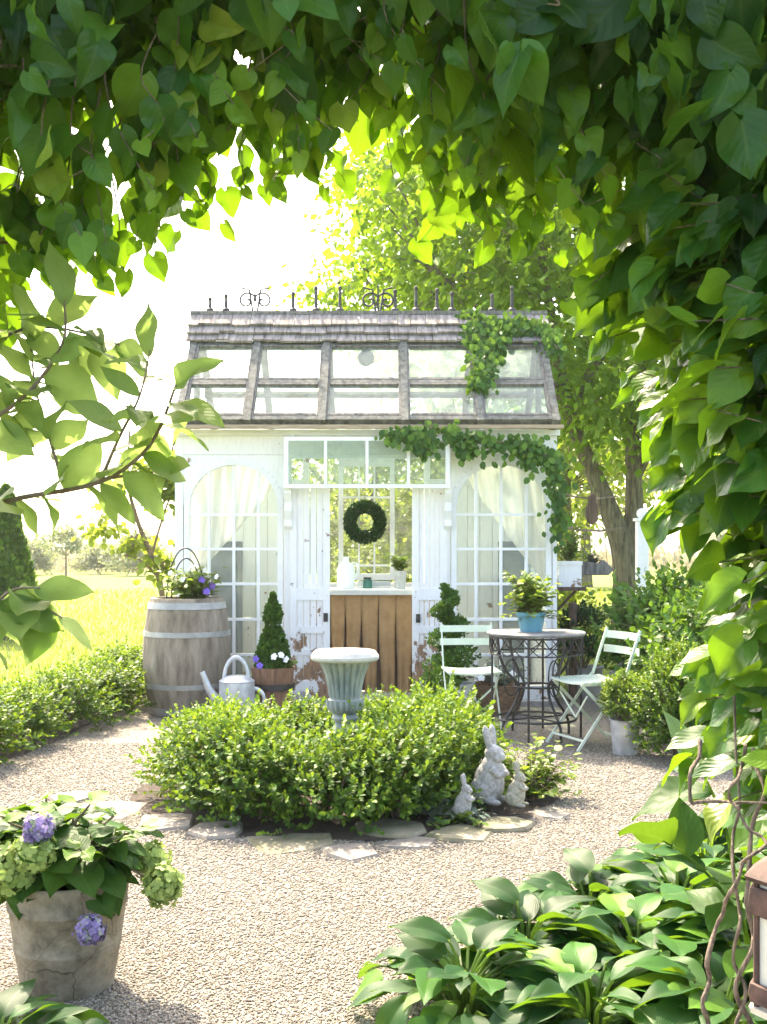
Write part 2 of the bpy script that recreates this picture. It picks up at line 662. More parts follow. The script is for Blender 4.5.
M['bark'] = rough_mat('tree_bark', (0.065, 0.058, 0.032), (0.22, 0.20, 0.11), 5, 0.9, (5, 5, 1), 1.0, 0.03)
M['twig'] = rough_mat('twig_bark', (0.10, 0.07, 0.045), (0.24, 0.18, 0.12), 14, 0.85, bstr=0.6)
M['vine_stem'] = rough_mat('vine_stem_bark', (0.075, 0.055, 0.038), (0.30, 0.225, 0.165), 30, 0.9, (3, 3, .6), 1.0, 0.006)
M['brown_post'] = rough_mat('brown_post_wood', (0.07, 0.045, 0.03), (0.17, 0.11, 0.07), 6, 0.85, (6, 6, 1), 0.6)
M['rust'] = rough_mat('rust_brown_metal', (0.045, 0.024, 0.018), (0.12, 0.062, 0.045), 30, 0.75, metal=0.0, bstr=0.3, bdist=0.002)
M['cream'] = rough_mat('cream_glass', (0.62, 0.57, 0.46), (0.72, 0.68, 0.57), 6, 0.35, bstr=0.05)
M['petal_white'] = rough_mat('white_petal', (0.80, 0.80, 0.76), (0.86, 0.86, 0.83), 10, 0.6, bstr=0.1)
M['petal_violet'] = rough_mat('violet_petal', (0.12, 0.06, 0.36), (0.22, 0.12, 0.55), 10, 0.6, bstr=0.1)
M['white_plastic'] = rough_mat('white_plastic', (0.72, 0.80, 0.79), (0.80, 0.86, 0.85), 4, 0.4, bstr=0.05)
M['teal_glass'] = rough_mat('teal_jar_glass', (0.02, 0.13, 0.11), (0.04, 0.2, 0.17), 5, 0.2, bstr=0.05)
M['infill'] = rough_mat('blue_grey_paint', (0.14, 0.16, 0.18), (0.22, 0.25, 0.27), 6, 0.6)

# leaves
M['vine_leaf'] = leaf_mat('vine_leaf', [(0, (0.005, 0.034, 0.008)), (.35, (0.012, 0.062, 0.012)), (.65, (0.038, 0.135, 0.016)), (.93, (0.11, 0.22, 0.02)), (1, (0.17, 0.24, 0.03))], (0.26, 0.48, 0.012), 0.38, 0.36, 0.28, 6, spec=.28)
M['shrub_leaf'] = leaf_mat('shrub_leaf', [(0, (0.09, 0.17, 0.045)), (.6, (0.14, 0.24, 0.06)), (1, (0.22, 0.32, 0.10))], (0.42, 0.58, 0.14), 0.55, 0.5, 0.25, 8)
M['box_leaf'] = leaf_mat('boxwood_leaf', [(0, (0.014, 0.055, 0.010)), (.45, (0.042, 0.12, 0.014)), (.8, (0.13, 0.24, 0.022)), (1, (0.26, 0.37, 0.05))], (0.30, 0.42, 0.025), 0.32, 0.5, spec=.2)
M['tree_leaf'] = leaf_mat('tree_leaf', [(0, (0.055, 0.13, 0.014)), (.5, (0.09, 0.19, 0.018)), (1, (0.16, 0.26, 0.025))], (0.38, 0.58, 0.03), 0.5, 0.5)
M['young_leaf'] = leaf_mat('young_leaf', [(0, (0.09, 0.15, 0.02)), (1, (0.2, 0.26, 0.04))], (0.40, 0.50, 0.05), 0.45, 0.45)
M['pale_leaf'] = leaf_mat('hazed_leaf', [(0, (0.14, 0.18, 0.09)), (1, (0.26, 0.30, 0.15))], (0.40, 0.46, 0.16), 0.35, 0.5)  # for the far trees, their fading in haze put into the leaf colour
M['dark_leaf'] = leaf_mat('dark_evergreen_leaf', [(0, (0.005, 0.036, 0.009)), (.6, (0.010, 0.06, 0.012)), (1, (0.03, 0.10, 0.018))], (0.06, 0.14, 0.015), 0.2, 0.5)
M['conifer'] = leaf_mat('conifer_leaf', [(0, (0.018, 0.075, 0.014)), (.6, (0.04, 0.125, 0.018)), (1, (0.09, 0.20, 0.022))], (0.22, 0.33, 0.02), 0.3, 0.55)
M['hosta_leaf'] = leaf_mat('hosta_leaf', [(0, (0.008, 0.046, 0.012)), (.5, (0.018, 0.08, 0.016)), (.85, (0.04, 0.14, 0.02)), (1, (0.13, 0.27, 0.025))], (0.24, 0.44, 0.015), 0.30, 0.45, 0.14, 16, True, 0.2)
M['ivy_leaf'] = leaf_mat('ivy_leaf', [(0, (0.022, 0.08, 0.012)), (.6, (0.055, 0.15, 0.018)), (1, (0.14, 0.26, 0.03))], (0.20, 0.34, 0.03), 0.32, 0.42)
M['herb_leaf'] = leaf_mat('herb_leaf', [(0, (0.06, 0.13, 0.022)), (.7, (0.11, 0.20, 0.03)), (1, (0.22, 0.29, 0.05))], (0.34, 0.46, 0.04), 0.4, 0.45)
M['silver_leaf'] = leaf_mat('grey_green_leaf', [(0, (0.07, 0.11, 0.08)), (1, (0.20, 0.25, 0.19))], (0.2, 0.3, 0.14), 0.25, 0.5)
M['hyd_leaf'] = leaf_mat('hydrangea_leaf', [(0, (0.012, 0.05, 0.008)), (.6, (0.028, 0.095, 0.012)), (.85, (0.06, 0.15, 0.018)), (1, (0.13, 0.24, 0.03))], (0.20, 0.36, 0.02), 0.30, 0.5, 0.22, 7, spec=.18)
M['flower_green'] = leaf_mat('green_floret', [(0, (0.16, 0.26, 0.06)), (1, (0.42, 0.52, 0.17))], (0.4, 0.5, 0.12), 0.3, 0.6)
M['flower_violet'] = leaf_mat('violet_floret', [(0, (0.16, 0.11, 0.30)), (.5, (0.30, 0.24, 0.46)), (.75, (0.40, 0.38, 0.50)), (.8, (0.30, 0.40, 0.16)), (1, (0.42, 0.50, 0.22))], (0.3, 0.22, 0.5), 0.3, 0.6)


# ================================================================== SETTING
def lawn_mat():
    m, nt, b = new_mat('lawn_grass')
    v = coords(nt)
    n1 = noise(nt, v, 0.35, 6)
    n2 = noise(nt, v, 40, 5, 0.7)
    r1 = ramp(nt, [(0.3, (0.13, 0.19, 0.03)), (0.7, (0.24, 0.29, 0.06))])
    nt.links.new(n1.outputs['Fac'], r1.inputs['Fac'])
    r2 = ramp(nt, [(0.3, (0.55, 0.55, 0.5)), (0.7, (1.2, 1.2, 1.1))])
    nt.links.new(n2.outputs['Fac'], r2.inputs['Fac'])
    mx = nt.nodes.new('ShaderNodeMix')
    mx.data_type = 'RGBA'
    mx.blend_type = 'MULTIPLY'
    mx.inputs['Factor'].default_value = 1
    nt.links.new(r1.outputs['Color'], mx.inputs['A'])
    nt.links.new(r2.outputs['Color'], mx.inputs['B'])
    nt.links.new(mx.outputs['Result'], b.inputs['Base Color'])
    bump(nt, n2.outputs['Fac'], b, 0.9, 0.04)
    b.inputs['Roughness'].default_value = 0.9
    b.inputs['Specular IOR Level'].default_value = 0.15
    return m


def gravel_mat():
    m, nt, b = new_mat('pea_gravel')
    v = coords(nt)
    vo = nt.nodes.new('ShaderNodeTexVoronoi')
    vo.inputs['Scale'].default_value = 95
    nt.links.new(v, vo.inputs['Vector'])
    sp = nt.nodes.new('ShaderNodeSeparateColor')
    nt.links.new(vo.outputs['Color'], sp.inputs[0])
    r = ramp(nt, [(0.0, (0.12, 0.10, 0.078)), (0.3, (0.185, 0.161, 0.125)), (0.65, (0.235, 0.209, 0.166)), (1.0, (0.33, 0.305, 0.255))])
    nt.links.new(sp.outputs[0], r.inputs['Fac'])
    n1 = noise(nt, v, 0.9, 4)
    r2 = ramp(nt, [(0.3, (0.85, 0.84, 0.82)), (0.7, (1.1, 1.1, 1.1))])
    nt.links.new(n1.outputs['Fac'], r2.inputs['Fac'])
    mx = nt.nodes.new('ShaderNodeMix')
    mx.data_type = 'RGBA'
    mx.blend_type = 'MULTIPLY'
    mx.inputs['Factor'].default_value = 1
    nt.links.new(r.outputs['Color'], mx.inputs['A'])
    nt.links.new(r2.outputs['Color'], mx.inputs['B'])
    nt.links.new(mx.outputs['Result'], b.inputs['Base Color'])
    inv = nt.nodes.new('ShaderNodeMath')
    inv.operation = 'SUBTRACT'
    inv.inputs[0].default_value = 1
    nt.links.new(vo.outputs['Distance'], inv.inputs[1])
    bump(nt, inv.outputs[0], b, 1.0, 0.012)
    b.inputs['Roughness'].default_value = 0.85
    return m


def pebble_mat():
    m, nt, b = new_mat('loose_pebble')
    at = nt.nodes.new('ShaderNodeAttribute')
    at.attribute_name = 'tone'
    r = ramp(nt, [(0.0, (0.11, 0.086, 0.064)), (0.25, (0.185, 0.159, 0.121)), (0.65, (0.25, 0.22, 0.174)), (1.0, (0.38, 0.35, 0.295))])
    nt.links.new(at.outputs['Fac'], r.inputs['Fac'])
    nt.links.new(r.outputs['Color'], b.inputs['Base Color'])
    b.inputs['Roughness'].default_value = 0.75
    return m


def sheet(name, poly, z, mat, sub=0):
    me = bpy.data.meshes.new(name)
    me.from_pydata([(a, b, z) for a, b in poly], [], [tuple(range(len(poly)))])
    o = link_mesh(name, me, mat, None)
    return tag(o, kind='structure')


lawn = sheet('lawn', [(-900, -60), (900, -60), (900, 1800), (-900, 1800)], 0.0, lawn_mat())


def wobble(pts, k=6, a=0.05):
    out = []
    for i in range(len(pts)):
        p = Vector(pts[i]); q = Vector(pts[(i + 1) % len(pts)])
        for j in range(k):
            w = p.lerp(q, j / k)
            out.append((w.x + random.uniform(-a, a), w.y + random.uniform(-a, a)))
    return out


PATH = [(-3.3, -1.0), (-2.75, 4.5), (-2.35, 6.6), (-2.02, 9.2), (-1.95, 9.6), (1.6, 9.6), (2.3, 9.35), (3.1, 8.6), (3.3, 6.5), (3.2, 4.0), (3.2, -1.0)]
path = sheet('gravel_path', wobble(PATH), 0.006, gravel_mat())

BED = (-0.20, 5.72)
bed = sheet('garden_soil', [(BED[0] + 1.08 * math.cos(a) * random.uniform(.97, 1.03), BED[1] + 0.95 * math.sin(a) * random.uniform(.97, 1.03)) for a in np.linspace(0, 2 * PI, 40, endpoint=False)], 0.012, M['soil'])
bed2 = sheet('planting_soil', wobble([(0.25, 2.5), (0.3, 3.3), (0.75, 4.1), (1.5, 4.4), (2.4, 4.2), (2.4, 1.4), (0.85, 1.4)], 5, .04), 0.012, M['soil'])
bed3 = sheet('hedge_soil', wobble([(-3.3, 4.6), (-2.62, 4.6), (-2.22, 6.8), (-1.98, 9.6), (-2.5, 9.6), (-2.9, 6.8)], 5, .03), 0.012, M['soil'])


def in_poly(px, py, poly):
    inside = np.zeros(len(px), bool)
    n = len(poly)
    j = n - 1
    for i in range(n):
        xi, yi = poly[i]; xj, yj = poly[j]
        c = ((yi > py) != (yj > py)) & (px < (xj - xi) * (py - yi) / (yj - yi + 1e-12) + xi)
        inside ^= c
        j = i
    return inside


# loose pebbles over the nearer gravel
NP = 130000
gy = 2.6 * (7.2 / 2.6) ** rng.random(NP * 2)
gx = rng.uniform(-0.40, 0.40, NP * 2) * gy
keep = in_poly(gx, gy, PATH) & (((gx - BED[0]) / 1.06) ** 2 + ((gy - BED[1]) / .93) ** 2 > 1) & (~((gx > 0.45) & (gy < 3.9) & (gx > 0.45 + (gy - 3.3) * .5)))
gx, gy = gx[keep][:NP], gy[keep][:NP]
n_ = len(gx)
sz = rng.uniform(0.0032, 0.0066, n_) * (0.72 + 0.06 * gy)
ppos = np.stack([gx, gy, 0.006 + sz * 0.25], 1)
tipd = rand_dirs(n_); tipd[:, 2] *= 0.25
nd = rand_dirs(n_) * 0.3 + np.array([0, 0, 1.0])
gme = scatter_mesh('gravel', (ICO_V, ICO_F, None), ppos, tipd, nd, sz, zvar=rng.uniform(.5, .8, n_), wvar=rng.uniform(.65, 1.0, n_), jitter=0.14)
gravel = tag(link_mesh('gravel', gme, pebble_mat(), None), 'loose beige and grey pea gravel spread over the garden path', 'gravel', kind='stuff')


def hill_strip():
    mb = MB()
    xs = np.linspace(-320, 420, 60)
    vs_ = []
    for i, x in enumerate(xs):
        h = 5.5 + 2.5 * math.sin(i * .5) + 1.5 * math.sin(i * 1.3 + 1)
        vs_ += [(x, 300, -0.5), (x, 310, h * .6), (x, 345, h)]
    fs = []
    for i in range(len(xs) - 1):
        for k in range(2):
            a = i * 3 + k
            fs.append((a, a + 3, a + 4, a + 1))
    mb.add(vs_, fs)
    return mb


hl = hill_strip().build('hills', rough_mat('far_hill', (0.07, 0.10, 0.05), (0.14, 0.17, 0.09), 0.05, 0.9), None)
tag(hl, kind='structure')


# ================================================================== PLANT BUILDERS
def bush_mesh(name, rad=0.34, h=0.46, sprigs=430, per=9, leaf=0.026, tmpl=SMALL, seed=0, loose=0.10, low=0.06):
    """rounded bush of leafy sprigs; origin on the ground"""
    r_ = np.random.default_rng(seed)
    d = r_.normal(size=(sprigs, 3)); d = d / np.linalg.norm(d, axis=1, keepdims=True)
    d[:, 2] = np.where(d[:, 2] < -0.65, -d[:, 2], d[:, 2])
    lump_d = r_.normal(size=(9, 3)); lump_d /= np.linalg.norm(lump_d, axis=1, keepdims=True)
    lump = np.max(np.clip(d @ lump_d.T, 0, 1) ** 4, axis=1)
    rr = 0.72 + 0.26 * lump + r_.normal(size=sprigs) * loose * 0.6 - 0.35 * (r_.random(sprigs) < .28)
    hz = h - low
    cen = np.array([0, 0, low + hz * 0.45])
    base = cen + d * rr[:, None] * np.array([rad, rad, hz * 0.55])
    ax = d * 0.8 + np.array([0, 0, 0.55]) + r_.normal(size=(sprigs, 3)) * 0.35
    ax /= np.linalg.norm(ax, axis=1, keepdims=True)
    L = leaf * r_.uniform(2.2, 4.2, sprigs)
    pos, tip, nrm, rn, szz = [], [], [], [], []
    sr = r_.random(sprigs)
    for j in range(per):
        t = j / (per - 1)
        p = base + ax * (L * t)[:, None]
        q = r_.normal(size=(sprigs, 3))
        q -= (q * ax).sum(1, keepdims=True) * ax
        q /= np.linalg.norm(q, axis=1, keepdims=True)
        tp = q * (1.0 - 0.55 * t) + ax * (0.35 + 0.6 * t)
        pos.append(p); tip.append(tp)
        nrm.append(ax * 0.9 + np.array([0, 0, .5]) - q * 0.3 + r_.normal(size=(sprigs, 3)) * .2)
        rn.append(np.clip(sr * 0.45 + 0.42 * t + r_.normal(size=sprigs) * .10 + 0.1 * d[:, 2], 0, 1))  # tips and top lighter, inside darker: sun and inner shade put into colour
        szz.append(leaf * r_.uniform(.75, 1.2, sprigs) * (1 - 0.25 * t))
    return scatter_mesh(name, tmpl, np.concatenate(pos), np.concatenate(tip), np.concatenate(nrm), np.concatenate(szz), np.concatenate(rn))


def bush_stems(rad, h, n=9, r0=0.008, seed=1):
    rr = random.Random(seed)
    mb = MB()
    for i in range(n):
        a = 2 * PI * i / n + rr.uniform(-.3, .3)
        e = rr.uniform(.35, .75)
        p0 = Vector((rr.uniform(-.04, .04), rr.uniform(-.04, .04), 0))
        p2 = Vector((rad * e * math.cos(a), rad * e * math.sin(a), h * rr.uniform(.55, .85)))
        p1 = p0.lerp(p2, .5) + Vector((0, 0, .05 * h))
        mb.tube([p0, p1, p2], [r0, r0 * .75, r0 * .35], 5)
    return mb


def make_bush(name, label, cat, mat, rad, h, seed=0, group=None, **kw):
    t = thing(name, label, cat, group=group)
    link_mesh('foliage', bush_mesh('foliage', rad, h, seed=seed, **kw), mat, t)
    bush_stems(rad, h, seed=seed).build('stem', M['twig'], t)
    return t


def limb(mb, pts, r0, r1, n=9, knot=0.0):
    pts = [Vector(p) for p in pts]
    # catmull-rom
    out = []
    for i in range(len(pts) - 1):
        p0 = pts[max(i - 1, 0)]; p1 = pts[i]; p2 = pts[i + 1]; p3 = pts[min(i + 2, len(pts) - 1)]
        for k in range(5):
            t = k / 5
            out.append(0.5 * ((2 * p1) + (-p0 + p2) * t + (2 * p0 - 5 * p1 + 4 * p2 - p3) * t * t + (-p0 + 3 * p1 - 3 * p2 + p3) * t ** 3))
    out.append(pts[-1])
    m = len(out)
    rr = [(r0 + (r1 - r0) * (i / (m - 1)) ** 0.8) * (1 + knot * random.uniform(-1, 1)) for i in range(m)]
    mb.tube(out, rr, n)
    return out


def tree(name, label, base, limbs, crowns, leaf_mat_, leaf=0.11, n_leaves=9000, clump=0.38, tmpl=DIAMOND, group=None, r0=0.12, seed=0, bark=None, cat='tree', flat=0.7, extra_fill=0.0):
    """limbs: lists of points relative to base with radii; crowns: (centre rel, radii, weight)"""
    r_ = np.random.default_rng(seed)
    rr = random.Random(seed)
    t = thing(name, label, cat, base, group=group)
    mb = MB()
    for pts, ra, rb in limbs:
        limb(mb, pts, ra, rb)
    ends = [Vector(p[0][-1]) for p in limbs]
    mids = [Vector(q) for p in limbs for q in p[0][1:]]
    # clumps
    pos, tip, nrm, rn, sz_ = [], [], [], [], []
    wsum = sum(c[2] for c in crowns)
    for c, rad, w in crowns:
        nl = int(n_leaves * w / wsum)
        nc = max(4, nl // 60)
        d = r_.normal(size=(nc, 3)); d /= np.linalg.norm(d, axis=1, keepdims=True)
        q = r_.random(nc) ** 0.45
        cc = np.array(c) + d * q[:, None] * np.array(rad)
        # branchlets to some clump centres
        for k in range(0, nc, 3):
            e = Vector(cc[k])
            m0 = min(mids, key=lambda a: (a - e).length)
            mm = m0.lerp(e, .5) + Vector((rr.uniform(-.1, .1), rr.uniform(-.1, .1), rr.uniform(0, .2)))
            mb.tube([m0, mm, e], [0.022, 0.014, 0.004], 4, cap=False)
        per = nl // nc
        rnd_c = r_.random(nc)
        for k in range(nc):
            g = r_.normal(size=(per, 3)) * np.array([clump, clump, clump * flat]) * r_.uniform(.6, 1.3)
            pos.append(cc[k] + g)
            tp = g * 0.6 / clump + r_.normal(size=(per, 3)) * .6 + np.array([0, 0, -.45])
            tip.append(tp)
            nrm.append(r_.normal(size=(per, 3)) * .55 + np.array([0, 0, 1.0]))
            rn.append(np.clip(rnd_c[k] * .6 + r_.random(per) * .4, 0, 1))
            sz_.append(leaf * r_.uniform(.65, 1.25, per))
    mb_o = mb.mesh('trunk')
    link_mesh('trunk', mb_o, bark or M['bark'], t)
    me = scatter_mesh('crown', tmpl, np.concatenate(pos), np.concatenate(tip), np.concatenate(nrm), np.concatenate(sz_), np.concatenate(rn))
    link_mesh('crown', me, leaf_mat_, t)
    return t


def leaf_stems(centre, n, spread, h, leaf, tmpl, seed=0, up=0.6, rnd_up=0.3, lvl=(0.25, 1.0)):
    """loose leafy herb: stems from a centre with leaves along them. returns (stem MB, leaf arrays)"""
    r_ = np.random.default_rng(seed)
    mb = MB()
    pos, tip, nrm, sz_, rn = [], [], [], [], []
    c = Vector(centre)
    for i in range(n):
        a = r_.uniform(0, 2 * PI)
        out = r_.uniform(.1, 1) * spread
        e = c + Vector((out * math.cos(a), out * math.sin(a), h * r_.uniform(*lvl)))
        m0 = c.lerp(e, .5) + Vector((0, 0, h * .18))
        pts = [c + Vector((math.cos(a), math.sin(a), 0)) * out * .12, m0, e]
        mb.tube(pts, [.0035, .0025, .001], 4, cap=False)
        k = r_.integers(6, 11)
        for j in range(k):
            t = .25 + .75 * j / (k - 1)
            p = (1 - t) ** 2 * pts[0] + 2 * t * (1 - t) * pts[1] + t * t * pts[2]
            b = r_.uniform(0, 2 * PI)
            pos.append(p); tip.append((math.cos(b) + .4 * math.cos(a), math.sin(b) + .4 * math.sin(a), r_.uniform(-.3, .6)))
            nrm.append((r_.normal() * .35, r_.normal() * .35, 1)); sz_.append(leaf * r_.uniform(.6, 1.25)); rn.append(min(1, r_.random() * .7 + .3 * t))
    me = scatter_mesh('foliage', tmpl, pos, tip, nrm, sz_, np.array(rn))
    return mb, me


def add_herb(parent, centre, n, spread, h, leaf, mat, tmpl=SMALL, seed=0, name='foliage', lvl=(0.25, 1.0)):
    """centre in the local space of the parent thing"""
    mb, me = leaf_stems(centre, n, spread, h, leaf, tmpl, seed, lvl=lvl)
    link_mesh(name, me, mat, parent)
    link_mesh('stem', mb.mesh('stem'), M['twig'], parent)


def add_flowers(parent, pts, size, mat, seed=0, name='flower'):
    """small five-petalled blooms, each its own part"""
    r_ = np.random.default_rng(seed)
    for p in pts:
        pos, tip, nrm = [], [], []
        f = Vector((r_.normal() * .4, -1, .5 + r_.normal() * .3)).normalized()
        a = f.orthogonal().normalized(); b = f.cross(a)
        for k in range(5):
            an = 2 * PI * k / 5
            dd = a * math.cos(an) + b * math.sin(an)
            pos.append(Vector(p)); tip.append(dd); nrm.append(f)
        me = scatter_mesh(name, PETAL, pos, tip, nrm, size, zvar=np.ones(5))
        link_mesh(name, me, mat, parent)


# ================================================================== GREENHOUSE
YF, YB, YR, YE = 9.0, 10.7, 9.85, 8.84          # front wall, back wall, ridge, front eave
XL, XR = X(175, YF), X(557, YF)
ZE, ZR = 2.28, 3.30
EXL, EXR = X(173, YE), X(561, YE)
gh = thing('greenhouse', 'white painted garden shed greenhouse with flaking doors, arched windows and glazed shingle roof', 'greenhouse', ((XL + XR) / 2, YF, 0))
ZF = lambda py: Z(py, YF)
XF = lambda px: X(px, YF)


def slope(x, t, off=0.0):
    y = YE + (YR - YE) * t
    z = ZE + (ZR - ZE) * t
    n = Vector((0, -(ZR - ZE), (YR - YE))).normalized()
    return Vector((x, y, z)) + n * off


# floor and step
mb = MB().box(XL + .02, XR - .02, YF - .12, YB - .02, 0.0, 0.05)
mb.build('floor', M['stone'], gh)

# front wall members
fw = MB()
fw.box(XL, XF(183), YF, YF + .09, 0.05, ZE - .02)
fw.box(XF(552.5), XR, YF, YF + .09, 0.05, ZE - .02)
fw.box(XF(284), XF(291), YF, YF + .09, 0.05, ZE - .23)
fw.box(XF(446), XF(450), YF, YF + .09, 0.05, ZE - .23)
fw.box(XF(183), XF(552.5), YF + .002, YF + .088, ZE - .23, ZE - .022)


def arch_fill(mb, x0, x1, ztop, zspring, y0, y1):
    c = (x0 + x1) / 2; r = (x1 - x0) / 2
    n = 14
    for sgn in (-1, 1):
        poly = [(c + sgn * r, zspring)]
        for i in range(n + 1):
            a = i / n * PI / 2
            poly.append((c + sgn * r * math.cos(a), zspring + (ztop - .03 - zspring) * math.sin(a)))
        poly = [(c, ztop), (c + sgn * r, ztop)] + poly[:0] + [(c + sgn * r * math.cos(i / n * PI / 2), zspring + (ztop - .03 - zspring) * math.sin(i / n * PI / 2)) for i in range(n + 1)]
        mb.prism(poly, y0, y1)


ZTOP = ZE - .232
ZSP = ZF(505)
for a, b in ((183.2, 283.8), (450.2, 552.3)):
    arch_fill(fw, XF(a), XF(b), ZTOP, ZSP, YF + .004, YF + .06)
    fw.box(XF(a), XF(b), YF + .004, YF + .07, 0.05, 0.16)
fw.build('front_wall', M['white'], gh, smooth=False)

# mouldings
mm = MB()
mm.box(XL - .02, XR + .02, YF - .03, YF - .002, ZE - .075, ZE - .03)
mm.box(XF(290), XF(446), YF - .022, YF - .002, ZE - .26, ZE - .235)
mm.build('cornice', M['white_frame'], gh, smooth=False)

# arched windows
for a, b in ((184.0, 283.0), (451.0, 551.5)):
    x0, x1 = XF(a), XF(b)
    c, r = (x0 + x1) / 2, (x1 - x0) / 2
    w = MB()
    def arch(xx):
        u = (xx - c) / r
        return ZSP + (ZTOP - .035 - ZSP) * math.sqrt(max(0, 1 - u * u))
    ya, yb = YF + .008, YF + .045
    w.box(x0, x0 + .045, YF - .006, YF + .06, .165, ZSP)
    w.box(x1 - .045, x1, YF - .006, YF + .06, .165, ZSP)
    pts = [Vector((c + (r - .022) * math.cos(t), YF + .024, ZSP + (ZTOP - .055 - ZSP) * math.sin(t))) for t in np.linspace(0, PI, 25)]
    for p, q in zip(pts, pts[1:]):
        w.bar(p, q, .056, .05, up=(0, 1, 0)) if False else w.bar(p, q, .046, .055, up=Vector((0, 1, 0)).cross(q - p))
    for k in (1, 2, 3):
        xx = x0 + (x1 - x0) * k / 4
        w.box(xx - .011, xx + .011, ya, yb, .165, arch(xx) - .02)
    for py in (514.5, 549, 584, 619.5, 655, 688):
        zz = ZF(py)
        w.box(x0 + .045, x1 - .045, ya + .003, yb - .003, zz - .011, zz + .011)
    fr = w.build('arched_window', M['white_frame'], gh, smooth=False)
    g = MB()
    poly = [(x0 + .02, .17), (x1 - .02, .17)] + [(c + (r - .02) * math.cos(t), ZSP + (ZTOP - .05 - ZSP) * math.sin(t)) for t in np.linspace(0, PI, 21)]
    g.prism(poly, YF + .024, YF + .028)
    g.build('pane', M['glass'], fr, smooth=False)

# sliding doors, tongue-and-groove boards over a panelled foot
for (a, b, plate, zz) in ((290.5, 330, 326, 617), (412, 446.5, 418, 618)):
    x0, x1 = XF(a), XF(b)
    d = MB()
    y0, y1 = YF - .045, YF - .004
    d.box(x0, x0 + .055, y0, y1, .06, ZF(486))
    d.box(x1 - .055, x1, y0, y1, .06, ZF(486))
    d.box(x0 + .055, x1 - .055, y0 + .002, y1, .06, .2)
    d.box(x0 + .055, x1 - .055, y0 + .002, y1, ZF(600), ZF(588))
    d.box(x0 + .055, x1 - .055, y0 + .002, y1, ZF(633), ZF(626))
    d.box(x0 + .055, x1 - .055, y0 + .002, y1, ZF(655), ZF(649))
    nb = 4
    wv = (x1 - x0 - .11) / nb
    for k in range(nb):
        d.box(x0 + .055 + k * wv + .003, x0 + .055 + (k + 1) * wv - .003, y0 + .014, y1 - .004, .2, ZF(486))
    do = d.build('sliding_door', M['door'], gh, smooth=False)
    pl = MB().box(XF(plate) - .018, XF(plate) + .018, y0 - .006, y0, ZF(zz) - .035, ZF(zz) + .035)
    pl.lathe([(.004, 0), (.014, .004), (.016, .012), (.01, .02)], 12, (0, 0, 0))
    for v in pl.v[8:]:
        v.xyz = (XF(plate) + v.x, y0 - .006 - v.z, ZF(zz) + v.y)
    pl.build('latch', M['iron'], do)

# transom awning window
tw = MB()
x0, x1 = X(284, 8.84), X(450, 8.84)
za, zb = Z(488, 8.84), Z(437, 8.84)
yy = 8.83
tw.box(x0, x1, yy, yy + .035, za, za + .03)
tw.box(x0, x1, yy, yy + .035, zb - .03, zb)
tw.box(x0, x0 + .035, yy, yy + .035, za + .03, zb - .03)
tw.box(x1 - .035, x1, yy, yy + .035, za + .03, zb - .03)
for k in (1, 2, 3):
    xx = x0 + (x1 - x0) * k / 4
    tw.box(xx - .012, xx + .012, yy + .003, yy + .032, za + .03, zb - .03)
to = tw.build('transom_window', M['white_frame'], gh, smooth=False)
MB().box(x0 + .02, x1 - .02, yy + .015, yy + .019, za + .02, zb - .02).build('pane', M['roof_glass'], to, smooth=False)
for xx in (x0 + .06, x1 - .06):
    MB().bar((xx, yy + .036, zb - .02), (xx, YF - .032, zb + .02), .02, .02).build('bracket', M['white_frame'], gh, smooth=False)
# turned corbels beside the doors
for px in (289, 447.5):
    xx = XF(px)
    cb = MB()
    cb.prism([(0, ZF(488)), (-.10, ZF(488)), (-.10, ZF(494)), (-.055, ZF(503)), (-.06, ZF(511)), (-.025, ZF(520)), (-.03, ZF(526)), (0, ZF(530))], -.028, .028)
    for v in cb.v:
        v.xyz = (xx + v.y, YF - .047 + v.x * .8, v.z)
    cb.build('corbel', M['white_frame'], gh, smooth=False)

# side walls: boards below, glass above
for xs, sg in ((XL, 1), (XR, -1)):
    w = MB()
    xa, xb = (xs, xs + .07 * sg)
    lo, hi = min(xa, xb), max(xa, xb)
    for k in range(9):
        ya = YF + .091 + k * (YB - YF - .1) / 9
        w.box(lo, hi, ya + .003, ya + (YB - YF - .1) / 9 - .003, .05, 1.0)
    w.box(lo, hi, YF + .091, YB, 1.0, 1.06)
    w.box(lo, hi, YF + .091, YB, ZE - .12, ZE - .03)
    for yy2 in (YF + .6, YF + 1.12, YB - .06):
        w.box(lo, hi, yy2, yy2 + .06, 1.06, ZE - .12)
    so = w.build('side_wall', M['white'], gh, smooth=False)
    cx = (lo + hi) / 2
    MB().box(cx - .002, cx + .002, YF + .092, YB - .01, 1.05, ZE - .11).build('pane', M['glass'], so, smooth=False)
    # gable triangle
    gm = MB()
    ga = MB()
    ga.add([(cx, YE + .12, ZE - .02), (cx, YB + .04, ZE - .02), (cx, YR, ZR - .10)], [(0, 1, 2)])
    gm.bar((cx, YR, ZE - .02), (cx, YR, ZR - .08), .05, .05)
    gm.bar((cx, YE + .1, ZE), (cx, YB + .1, ZE), .06, .05)
    go = gm.build('gable_frame', M['green_grey_wood'], gh, smooth=False)
    ga.build('pane', M['roof_glass'], go, smooth=False)

